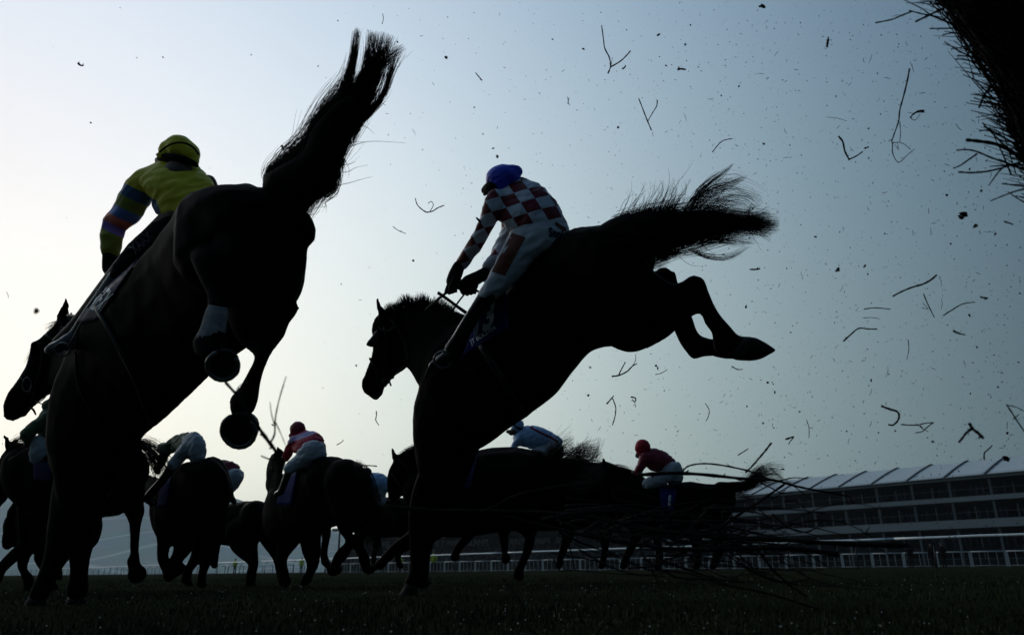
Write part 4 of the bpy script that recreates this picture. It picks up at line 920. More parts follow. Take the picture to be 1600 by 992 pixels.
# -- horse with the red-capped, pale-striped jockey
D = 8.3
t, bv = bg_horse('bay horse seen from behind, round rump at centre left, rider in striped red', D, (500, 905), [
    ('p', [(548,722,560,800,D-.3,.9),(525,714,545,815,D-.2,.9),(498,714,520,822,D,.85),(470,722,490,840,D+.2,.8),(450,735,458,850,D+.35,.75),(434,752,436,848,D+.45,.7)]),
    ('c', [(538,748,D-.35,32),(545,780,D-.35,30)]), ('c', [(508,745,D-.1,32)]),
    ('p', [(436,722,425,790,D+.5,.5),(432,712,418,770,D+.6,.45)]),
    ('p', [(433,704,446,722,D+.7,.5),(425,722,440,745,D+.7,.45),(418,742,436,764,D+.7,.45),(414,757,426,772,D+.7,.45),(417,768,422,772,D+.7,.5)]),
    ('c', [(434,697,D+.7,1),(434,703,D+.7,3.2,.5),(437,711,D+.7,4,.6)]),
    ('p', [(428,820,470,845,D+.3,.5),(434,850,462,856,D+.3,.6),(432,872,448,874,D+.3,.8),(436,892,450,893,D+.3,.9)]), ('c', [(443,903,D+.3,8,.9),(446,908,D+.3,8,.9)]),
    ('p', [(468,842,502,838,D+.1,.5),(474,865,500,866,D+.1,.6),(480,884,496,886,D+.1,.8),(476,898,488,901,D+.1,.9)]), ('c', [(480,904,D+.1,8,.9),(474,911,D+.1,5,.9)]),
    ('p', [(500,815,522,812,D+.3,.5),(503,840,516,840,D+.3,.7),(500,865,512,866,D+.3,.8),(502,880,518,880,D+.25,.9)]), ('c', [(520,890,D+.2,9,.9),(526,888,D+.2,8,.9)]),
    ('p', [(520,808,556,812,D-.35,.5),(530,828,550,828,D-.35,.55),(540,846,552,848,D-.35,.8),(526,862,544,868,D-.35,.85),(518,876,530,884,D-.35,.9)]), ('c', [(522,886,D-.35,8,.9)]),
    ('p', [(550,800,580,800,D-.3,.5),(556,830,576,828,D-.3,.6),(552,850,568,850,D-.3,.8),(560,868,576,866,D-.3,.85),(562,880,580,880,D-.3,.9)]), ('c', [(572,887,D-.3,8,.9)]),
  ], coat='coat2', tail=[([(552,722,D-.4,6),(566,738,D-.5,11),(574,765,D-.5,13),(578,800,D-.5,14),(580,838,D-.5,12),(590,862,D-.5,7)], 360, .35)],
     mane=[([(436,708,D+.6,2),(440,722,D+.55,3),(444,735,D+.5,3)], 40, .8)])
cl = cloth('saddle_cloth', bv, [(440,748),(466,735),(456,790),(432,788)], D, M['cloth_blue'], t, 6, 8, .03)
strap('girth', [(462,735,D,1.5),(452,760,D,1.5),(446,790,D,1.5)], M['white'], t, bvh=bv)
strap('cloth_stripe', [(449,752,D,1.6),(444,768,D,1.6),(441,780,D,1.6)], M['white'], t, bvh=bv)
strap('bridle', [(424,730,D+.5,1),(432,748,D+.5,1),(440,756,D+.4,1)], M['leather'], t)
def striped():
    Mx = M['red'].copy(); Mx.name = 'red_silk_pale_hoop'; n = Mx.node_tree.nodes; l = Mx.node_tree.links; b = n['Principled BSDF']
    tc = n.new('ShaderNodeTexCoord'); a = P(476, 680, D); ax = (P(482, 697, D)-P(470, 666, D)); q = n.new('ShaderNodeVectorMath'); q.operation = 'SUBTRACT'; l.new(tc.outputs['Object'], q.inputs[0]); q.inputs[1].default_value = a
    d_ = n.new('ShaderNodeVectorMath'); d_.operation = 'DOT_PRODUCT'; l.new(q.outputs[0], d_.inputs[0]); d_.inputs[1].default_value = ax/ax.length_squared
    ab = n.new('ShaderNodeMath'); ab.operation = 'ABSOLUTE'; l.new(d_.outputs['Value'], ab.inputs[0]); lt = n.new('ShaderNodeMath'); lt.operation = 'LESS_THAN'; l.new(ab.outputs[0], lt.inputs[0]); lt.inputs[1].default_value = .11
    mx = n.new('ShaderNodeMix'); mx.data_type = 'RGBA'; l.new(lt.outputs[0], mx.inputs['Factor']); mx.inputs[6].default_value = (.36, .012, .04, 1); mx.inputs[7].default_value = (.42, .34, .55, 1); l.new(mx.outputs[2], b.inputs['Base Color'])
    return Mx
bg_person('jockey in red silks with pale hoop on the bay horse at centre left', D+.1, (475, 905),
    [('p', [(453,683,462,676,D+.35,1.),(456,697,478,673,D+.25,1.),(460,705,495,677,D+.15,1.),(466,708,505,688,D+.1,1.),(474,714,508,705,D+.05,1.)])],
    [('p', [(464,711,508,703,D,.8),(460,716,509,712,D,.8),(454,726,494,724,D,.8)]), ('c', [(478,716,D,10),(462,724,D-.05,9),(452,732,D-.1,8)])],
    [('c', [(465,670,D+.35,12)]), ('c', [(462,676,D+.35,10),(454,680,D+.35,3)])], striped(), 'maroon',
    arms=[('c', [(458,690,D+.2,7),(452,704,D+.25,6.5),(446,716,D+.3,5)])], boots=[('c', [(452,734,D-.1,6),(446,750,D-.1,5),(440,766,D,5)]), ('c', [(440,768,D,5),(432,772,D,4)])],
    bare=[('c', [(461,680,D+.35,7),(456,684,D+.35,3)]), ('c', [(446,716,D+.3,4),(440,718,D+.35,4)])])
# -- small distant pair
D = 14.5
bg_horse('most distant horse, only its rump showing beneath the small pale-blue jockey', D, (600, 899), [
    ('p', [(642,782,648,835,D,.8),(620,776,620,838,D,.8),(596,778,594,838,D+.2,.8),(575,782,572,834,D+.3,.7)]),
    ('p', [(580,825,596,830,D,.6),(584,848,594,850,D,.8),(580,868,588,869,D,.9),(580,884,589,884,D,1.)]),
    ('p', [(620,828,640,830,D,.6),(626,850,636,850,D,.8),(618,868,626,870,D,.9),(620,884,630,884,D,1.)]),
    ('c', [(568,780,D+.4,14),(560,790,D+.6,10)]),
  ], coat='coat2')
bg_person('small distant jockey in pale blue silks between the bay rump and the bridled head', D, (590, 899),
    [('p', [(568,745,570,758,D,1.),(582,739,580,768,D,1.),(598,741,594,768,D,1.),(607,748,602,768,D,1.)])], [('c', [(596,756,D,12),(592,770,D,11)]), ('c', [(588,768,D,10),(596,782,D,8)])],
    [('c', [(573,738,D,7.5)]), ('c', [(570,741,D,6)])], 'paleblue', 'navy', arms=[('c', [(574,758,D,6),(570,770,D,5)])], boots=[('c', [(594,782,D,5),(588,795,D,4)])])
# -- horse number 1
D = 8.8
t, bv = bg_horse('dark horse with bridled head and saddle cloth number 1, behind the centre horse foreleg', D, (740, 905), [
    ('p', [(850,712,868,790,D-.1,.8),(825,702,840,820,D-.1,.85),(790,698,800,828,D,.85),(755,702,765,832,D,.85),(720,712,725,838,D,.8),(690,722,690,836,D,.75),(662,735,660,815,D,.65)]),
    ('c', [(835,730,D-.1,28),(850,745,D-.1,26)]),
    ('c', [(800,712,D,14),(778,708,D,8)]),
    ('p', [(705,705,690,790,D,.5),(670,697,658,775,D+.05,.42),(645,702,640,744,D+.1,.38),(626,712,632,742,D+.1,.36)]),
    ('p', [(619,714,646,738,D+.1,.5),(609,730,640,754,D+.1,.48),(605,748,634,768,D+.1,.44),(605,762,626,776,D+.1,.44),(607,774,618,780,D+.1,.44)]),
    ('c', [(613,701,D+.1,1.2),(615,708,D+.1,3.4,.5),(618,717,D+.1,4.6,.6)]),
    ('p', [(660,800,706,828,D,.5),(640,828,672,850,D,.5),(618,846,636,860,D,.7),(602,862,614,872,D,.85),(588,878,598,888,D,.9)]), ('c', [(580,889,D,7,.9),(576,893,D,5,.9)]),
    ('p', [(720,818,748,826,D+.2,.5),(722,836,738,842,D+.2,.7),(712,850,724,856,D+.2,.85),(706,862,718,866,D+.2,.9)]), ('c', [(710,869,D+.2,7,.9)]),
    ('p', [(772,815,800,820,D+.2,.5),(780,840,794,842,D+.2,.7),(783,862,793,862,D+.2,.9)]), ('c', [(790,872,D+.2,8,.9)]),
    ('p', [(790,805,850,800,D-.2,.5),(802,826,846,820,D-.2,.5),(820,838,838,834,D-.2,.7),(818,854,832,856,D-.2,.8),(812,874,824,876,D-.2,.9),(804,890,818,892,D-.2,.9)]), ('c', [(810,898,D-.2,8,.9)]),
    
  ], coat='coat2', vox=.02, tail=[([(856,715,D-.2,8),(872,712,D-.25,13),(886,706,D-.3,15),(898,704,D-.3,15)], 220, .5), ([(880,722,D-.3,14),(905,715,D-.3,16),(925,712,D-.3,14),(938,708,D-.3,12)], 240, .5),
        ([(858,712,D-.2,6),(862,700,D-.2,8),(866,690,D-.2,7)], 60, .7), ([(900,720,D-.3,8),(908,705,D-.3,8),(906,692,D-.3,5)], 50, .6), ([(925,725,D-.3,6),(930,705,D-.3,5),(936,684,D-.3,3)], 20, .8), ([(870,740,D-.2,14),(900,740,D-.3,18),(940,738,D-.3,12)], 260, .4)],
     mane=[([(622,712,D+.05,3),(640,703,D+.03,4),(662,696,D,4),(690,698,D,4)], 90, .8)])
cl = cloth('saddle_cloth', bv, [(712,716),(748,702),(736,762),(702,768)], D, M['navy'], t, 10, 12, .03)
bc = bvh_of(cl)
for s, q, bo in (('1', [(722,721),(736,719),(728,742),(722,743)], .05), ('FRED', [(706,751),(722,748),(719,760),(705,762)], .03)):
    o = print_text('cloth_lettering', s, bc, q, D, M['print'], None, .012, bo, 1); sub(o, cl)
for pts in ([(638,745,D,1),(650,746,D,1),(658,738,D,1)], [(634,768,D,1),(648,758,D,1),(658,748,D,1)], [(640,742,D,.8),(646,752,D,.8),(650,760,D,.8)], [(612,740,D-.2,1),(620,752,D-.2,1),(628,762,D-.2,1)], [(620,716,D-.2,1),(634,728,D-.2,1),(640,740,D-.2,1)]):
    strap('bridle_strap', pts, M['leather'], t)
# -- pale blue jockey with crossed braces
D = 10.2
t10 = bg_horse('dark horse mostly hidden behind horse number 1 under the blue and white jockey', D, (860, 900), [
    ('p', [(960,730,965,815,D,.8),(930,722,935,822,D,.85),(880,716,885,826,D,.85),(830,716,835,828,D+.1,.8),(790,720,790,825,D+.2,.7)]),
    ('c', [(945,742,D,22),(968,756,D,22)]),
    ('p', [(800,715,780,770,D+.2,.5),(775,712,760,750,D+.3,.45)]),
    ('p', [(930,800,965,805,D,.5),(935,832,955,836,D,.7),(940,862,950,862,D,.9),(935,884,945,885,D,1.)]),
    ('p', [(880,810,905,812,D+.2,.5),(878,840,894,842,D+.2,.7),(872,866,882,868,D+.2,.9),(868,884,878,886,D+.2,1.)]),
  ])
t = bg_person('jockey in pale blue silks with dark braces leaning low beneath the centre horse', D, (840, 900),
    [('p', [(807,676,815,696,D,1.),(818,667,826,700,D,1.),(836,666,842,704,D,1.),(855,672,852,708,D,1.),(872,682,864,706,D,1.)])],
    [('c', [(862,694,D-.05,13),(868,704,D-.05,13)]), ('c', [(860,700,D-.1,11),(842,708,D-.15,9),(830,712,D-.15,8)])],
    [('c', [(809,664,D,9.5)]), ('c', [(806,668,D,7)])], 'paleblue', 'paleblue', arms=[('c', [(812,684,D-.1,6.5),(806,694,D-.1,5),(802,700,D-.1,4)])],
    boots=[('c', [(832,714,D-.15,6),(836,730,D-.15,5)])], bare=[('c', [(804,672,D,6.5),(799,677,D,3.5)]), ('c', [(800,676,D,3),(793,674,D,2.5)]), ('c', [(803,700,D-.1,3.5),(798,704,D-.1,3)])])
strap('brace', [(828,667,D-.25,1.6),(845,676,D-.28,1.8),(862,684,D-.25,1.8),(872,690,D-.2,1.6)], M['maroon'], t)
strap('goggle_strap', [(801,662,D-.1,1.5),(808,668,D-.15,1.5),(816,670,D-.1,1.5)], M['black'], t)
# -- right-hand horse with red jockey
D = 9.6
t, bv = bg_horse('dark horse furthest right with tail streaming out, ridden by the jockey all in red', D, (1050, 900), [
    ('p', [(1128,758,1136,812,D-.1,.8),(1105,757,1130,830,D-.1,.85),(1078,753,1090,838,D,.85),(1045,757,1050,840,D,.85),(1010,750,1012,838,D+.05,.8),(985,745,985,828,D+.1,.7)]),
    ('c', [(1100,785,D-.1,26),(1112,800,D-.1,26)]),
    ('p', [(1000,740,985,800,D+.1,.5),(970,729,955,780,D+.15,.42),(945,727,930,760,D+.2,.4)]),
    ('p', [(944,726,950,750,D+.2,.5),(925,735,934,760,D+.2,.45),(905,750,918,772,D+.25,.45),(898,765,908,776,D+.25,.45)]),
    ('c', [(943,716,D+.2,1),(944,724,D+.2,4,.5)]),
    ('c', [(1125,762,D-.1,9),(1150,760,D-.15,7),(1166,758,D-.2,6),(1180,750,D-.2,5)]),
    ('p', [(1095,815,1136,805,D-.1,.5),(1105,835,1134,830,D-.1,.55),(1120,850,1136,848,D-.1,.8),(1114,868,1126,870,D-.1,.9),(1108,884,1120,886,D-.1,1.)]),
    ('p', [(1070,820,1105,822,D+.1,.5),(1078,845,1096,846,D+.1,.7),(1086,866,1096,867,D+.1,.9),(1082,884,1093,886,D+.1,1.)]),
    ('p', [(985,812,1015,818,D+.1,.5),(985,842,1000,844,D+.1,.7),(975,866,986,868,D+.1,.9),(968,884,980,886,D+.1,1.)]),
    ('p', [(1010,815,1035,820,D,.5),(1020,842,1032,842,D,.7),(1026,866,1036,866,D,.9),(1022,884,1034,886,D,1.)]),
  ], tail=[([(1140,762,D-.15,6),(1160,760,D-.18,8),(1176,750,D-.2,11),(1188,738,D-.2,10),(1196,732,D-.2,9)], 220, .3), ([(1170,752,D-.2,9),(1190,744,D-.2,12),(1206,742,D-.2,11),(1221,745,D-.2,9)], 150, .6), ([(1140,766,D-.15,5),(1160,772,D-.2,6),(1176,776,D-.2,5)], 80, .5), ([(1134,772,D-.15,3),(1142,780,D-.15,4),(1152,782,D-.15,3)], 24, .8)],
     mane=[([(946,728,D+.15,3),(968,729,D+.12,3),(992,741,D+.1,3)], 40, .8)], vox=.02)
cl = cloth('saddle_cloth', bv, [(1030,762),(1058,760),(1052,800),(1034,800)], D, M['cloth_blue'], t, 6, 8, .03)
strap('cloth_mark', [(1047,774,D,2.2),(1046,784,D,2.2),(1046,792,D,2.2)], M['white'], t, bvh=bvh_of(cl))
organic('saddle', [('p', [(1050,748,1050,762,D-.1,2.),(1062,750,1064,758,D-.1,2.)])], .02, M['leather'], t, 2)
bg_person('jockey with bright red cap and dark red silks crouched on the furthest right horse', D, (1030, 900),
    [('p', [(1000,712,1006,722,D,1.),(1008,704,1014,732,D,1.),(1022,701,1026,736,D,1.),(1040,707,1036,738,D,1.),(1052,717,1044,738,D,1.)])],
    [('p', [(1046,722,1036,740,D-.05,1.),(1060,722,1044,750,D-.05,1.),(1066,734,1050,756,D-.05,1.)]), ('c', [(1052,738,D-.05,13),(1030,748,D-.1,10),(1012,756,D-.1,8)])],
    [('c', [(1004,698,D,12)]), ('c', [(1000,704,D,9),(995,702,D,3)])], 'maroon', 'red', arms=[('c', [(1008,714,D-.1,8),(1002,728,D-.12,6.5),(996,738,D-.1,5)])],
    boots=[('c', [(1010,757,D-.1,6),(1024,772,D-.1,5.5),(1036,788,D-.1,5)]), ('c', [(1036,790,D-.1,5),(1026,796,D-.1,4)])], bare=[('c', [(1000,708,D,6.5),(996,712,D,3.5)]), ('c', [(995,738,D-.1,4),(989,738,D-.08,3)])])

# ------------------------------------------------------------------ birch brush
def twig_pts(rows, sub_=5): return [P(x, y, d) for x, y, d in cr(rows, sub_)]
def branch(label, d, paths, group=None, cat='twig', name='flying_twig', loc=None, dd=None):
    """paths: list of (rpx0, rpx1, [(x,y)...]) ; first is the stem, the rest are side twigs"""
    c = P(paths[0][2][0][0], paths[0][2][0][1], d); t = None
    b = MB()
    for r0, r1, pts in paths:
        rows = [(x, y, d+(dd[i] if dd and i < len(dd) else 0)+.012*math.sin(i*2.1+x)) for i, (x, y) in enumerate(pts)]
        q = cr(rows, 4); ps = [P(*u) for u in q]; n = len(ps)
        rad = [(r0+(r1-r0)*i/(n-1))/FPX*d*(1+.14*math.sin(i*1.9+pts[0][0])) for i in range(n)]
        b.tube(ps, rad, 6)
        for i in range(2, n-1, 4):
            if random.random() < .5: b.tube([ps[i], ps[i]+Vector((random.gauss(0, 1), random.gauss(0, 1), random.gauss(0, 1))).normalized()*rad[i]*2.4], [rad[i]*.9, rad[i]*.3], 4)
    o = addmesh(name, [tuple(Vector(v)-c) for v in b.v], b.f, M['wood']); o.location = c
    tag(o, label, cat, group); return o

# dense fence at upper right: a standing birch fence whose top overhangs the frame corner
def brush_fence():
    root = P(1850, 960, 1.9); root.z = 0
    t = thing('brush_fence', 'tall dark birch brush fence overhanging the top right corner of the picture', 'fence', root)
    edge = [(1452,-60),(1468,-10),(1482,12),(1502,32),(1522,58),(1540,86),(1552,112),(1560,140),(1570,172),(1582,205),(1592,232),(1604,258),(1622,290),(1640,330)]
    eg = cr(edge, 10)
    b = MB(); 
    for k in range(2600):
        i = random.randint(0, len(eg)-2); ex, ey = eg[i]; far = abs(random.gauss(0, 1))
        d = random.uniform(1.75, 2.3); inset = random.random()**1.6*220
        tipx = ex+inset+random.gauss(0, 5)-(random.expovariate(.12) if inset < 25 else 0); tipy = ey+inset*.18+random.gauss(0, 8)
        ang_ = random.gauss(.45, .3); ln = random.uniform(60, 150)
        mid_ = (tipx+math.cos(ang_)*ln*.5+random.gauss(0, 5), tipy+math.sin(ang_)*ln*.5+random.gauss(0, 5)); en = (tipx+math.cos(ang_)*ln, tipy+math.sin(ang_*1.2)*ln)
        r = random.uniform(.7, 1.8)/FPX*d
        b.tube([P(tipx, tipy, d), P(*mid_, d+.02), P(*en, d+.03)], [r*.45, r, r*1.3], 4)
    tag(b.build('twig_mass', M['wood'], t), kind='stuff')
    b = MB()
    for k in range(260):   # stems from the ground up to the overhanging top
        d0 = random.uniform(1.8, 2.5); x0 = random.uniform(1760, 2050); i = random.randint(0, len(eg)-1); ex, ey = eg[i]; off = random.uniform(25, 230)
        g = P(x0, 960, d0); g.z = 0; top = P(ex+off, ey+random.uniform(-5, 60), random.uniform(1.8, 2.3)); m1 = g.lerp(top, .5)+_R*random.uniform(.05, .25)
        b.tube([g, g.lerp(m1, .5)+_R*.03, m1, m1.lerp(top, .55)+_R*.03, top], [.006, .006, .005, .0045, .003], 5)
    tag(b.build('stem', M['wood'], t), kind='stuff')
    specs = [(1.0,2.4,[(1404,-4),(1439,13),(1455,24),(1481,35),(1510,58),(1530,78),(1560,110)]),(1.3,1.8,[(1368,36),(1393,31),(1408,25),(1423,19)]),(1.3,1.6,[(1421,17),(1440,22),(1458,26),(1490,40)]),
      (2.0,2.4,[(1431,34),(1452,24),(1481,10),(1510,-4)]),(1.2,2,[(1453,45),(1475,45),(1494,45),(1530,52)]),(1.1,2,[(1473,55),(1494,52),(1530,62)]),(1.2,2.2,[(1476,66),(1500,81),(1526,94),(1556,123)]),(.8,1.4,[(1486,77),(1500,75),(1521,70)]),
      (1.0,2,[(1492,93),(1510,94),(1540,104)]),(1.2,2.2,[(1496,87),(1520,90),(1550,100)]),(2.0,2.6,[(1530,168),(1534,158),(1540,146),(1556,129)]),(2.2,3.4,[(1545,135),(1560,142),(1580,155),(1600,166)]),(1.1,2,[(1522,153),(1540,159),(1570,165),(1600,175)]),
      (3.2,4.2,[(1511,219),(1530,221),(1558,226),(1584,239),(1610,252)]),(1.4,2.4,[(1495,235),(1510,234),(1526,237),(1550,247),(1574,255),(1605,268)]),(1.3,2,[(1490,263),(1500,259),(1513,250),(1526,241)]),(1.8,2.2,[(1498,269),(1520,270),(1542,268),(1560,264),(1580,258),(1605,250)]),
      (1.2,2,[(1548,314),(1570,305),(1590,298),(1610,294)]),(1.3,2,[(1566,287),(1590,290),(1612,292)]),(1.0,1.8,[(1545,290),(1552,280),(1561,268),(1570,260)]),(1.2,2.4,[(1535,192),(1550,208),(1568,226),(1590,246)]),(1.6,2.6,[(1538,198),(1555,208),(1580,222),(1606,240)]),
      (1.2,2.2,[(1544,184),(1560,195),(1580,205),(1602,215)]),(1.0,1.8,[(1552,186),(1572,196),(1600,204)]),(.9,1.6,[(1575,300),(1590,310),(1604,318)]),(1.0,1.6,[(1565,40),(1580,60),(1600,70)]),(1.2,2,[(1530,205),(1545,204),(1565,212)]),(1.,1.8,[(1500,10),(1530,20),(1560,30)])]
    for r0, r1, pts in specs:
        b = MB(); d = random.uniform(1.8, 2.0); q = [P(x, y, d+.01*i) for i, (x, y) in enumerate(cr(pts, 4))]; n = len(q)
        b.tube(q, [(r0+(r1-r0)*i/(n-1))*.8/FPX*d*(1+.15*math.sin(i*2.3)) for i in range(n)], 6)
        b.build('twig', M['wood'], t)
    for k in range(140):
        i = random.randint(2, len(eg)-8); ex, ey = eg[i]; d = random.uniform(1.8, 2.1); L_ = random.uniform(12, 58); an = random.gauss(.35, .45); b = MB()
        p0 = (ex-math.cos(an)*L_, ey-math.sin(an)*L_*.8); p2 = (ex+35, ey+18); p1 = ((p0[0]+p2[0])/2+random.gauss(0, 3), (p0[1]+p2[1])/2+random.gauss(0, 4)); r = random.uniform(.5, 1.3)/FPX*d
        b.tube([P(*p0, d), P(*p1, d), P(*p2, d+.03)], [r*.5, r, r*1.2], 5); b.build('twig', M['wood'], t)
brush_fence()

# fallen brush across the lower right foreground
BR = [
 ('thin arched branch curving over the fallen brush beside the red-clad jockey', 2.2, [(1.3,1.5,[(1066,737),(1072,730),(1082,726),(1100,724),(1124,726),(1151,731),(1178,738),(1200,748)])]),
 ('long thick branch lying level above the fallen brush, pointing at the grandstand roof', 2.1, [(3.2,1.2,[(996,742),(1047,739),(1097,741),(1165,748),(1209,750),(1239,758),(1266,764),(1300,770),(1328,776)]),(1.3,.6,[(1180,749),(1205,762),(1222,770),(1240,768)]),(1.2,.6,[(1215,752),(1240,746),(1262,748)]),(1.,.5,[(1239,758),(1256,771),(1270,781)]),(1.2,.6,[(1128,743),(1150,748),(1175,758),(1190,760)])]),
 ('short straight stick rising at an angle from the fallen brush', 2.2, [(1.7,1.3,[(1205,692),(1199,700),(1190,711),(1176,727),(1165,738)])]),
 ('dark stick slanting up through the far horse tail to the right', 2.1, [(2.4,1.8,[(1128,822),(1148,808),(1165,797),(1182,786),(1197,776),(1226,756)]),(1.2,.6,[(1197,776),(1212,776),(1228,765)])]),
 ('faint bowed branch crossing low in front of horse number 1', 1.6, [(1.6,2.4,[(752,800),(775,790),(794,779),(827,768),(860,762),(895,758),(932,755)])]),
 ('heavy level branch, uppermost of the dark bundle crossing the horses legs', 1.7, [(2.5,4.2,[(600,790),(680,797),(760,798),(830,800),(895,804),(962,815),(1030,829),(1097,836),(1199,842),(1266,846),(1340,850),(1420,852)])]),
 ('heavy lower branch in the dark bundle running right toward the rails', 1.6, [(2.0,4.5,[(790,806),(827,815),(870,826),(929,839),(996,851),(1064,858),(1148,858),(1230,856),(1310,866)])]),
 ('drooping branch falling from the dark bundle to the grass at right', 1.7, [(2.8,1.6,[(1100,838),(1131,842),(1165,848),(1182,858),(1195,874),(1208,890),(1232,912),(1262,932)])]),
 ('low branch trailing along the grass beneath the dark bundle', 1.4, [(1.6,1.6,[(949,863),(985,878),(1016,890),(1064,893),(1098,902),(1131,913),(1200,927),(1280,952)])]),
 ('thin twig lying over the grass at lower centre', 1.3, [(1.3,1.,[(786,903),(798,918),(812,938),(822,955)])]),
]
for lb, d, ps in BR: branch(lb, d, ps, 'branches torn from the birch fence', 'branch', 'fallen_branch')
b = MB()
for k in range(125):
    x0 = random.uniform(840, 1140) if k > 45 else random.uniform(930, 1230); y0 = 806+random.gauss(24, 26)+(x0-860)*.04+random.uniform(-14, 10); d = random.uniform(1.3, 2.4)
    ln = random.uniform(40, 210); an = random.gauss(.17, .17); cv = random.gauss(0, 13)
    if random.random() < .15: an += random.choice((-.7, .7, .9)); ln *= .5
    q = [(x0, y0), (x0+ln*.35*math.cos(an), y0+ln*.35*math.sin(an)+cv), (x0+ln*.7*math.cos(an), y0+ln*.7*math.sin(an)+cv*1.1), (x0+ln*math.cos(an), y0+ln*math.sin(an))]
    q = [(x, min(y, 892+(x-900)*.06)) for x, y in q]; pp = [P(x, y, d) for x, y in cr(q, 3)]
    for p_ in pp: p_.z = max(p_.z, .012)
    n = len(pp); r = random.uniform(.7, 2.8)/FPX*d; b.tube(pp, [r*(1-.6*i/(n-1)) for i in range(n)], 5)
    for j in range(random.randint(-2, 1)):
        i = random.randint(1, n-2); e_ = pp[i]+Vector((random.gauss(.05, .05), random.gauss(0, .04), random.gauss(.01, .03)))
        e_.z = max(e_.z, .01); b.tube([pp[i], e_], [r*.6, r*.2], 4)
tag(b.build('fallen_brush', M['wood']), 'tangled mass of torn birch brush lying across the lower right foreground', 'brush', kind='stuff')

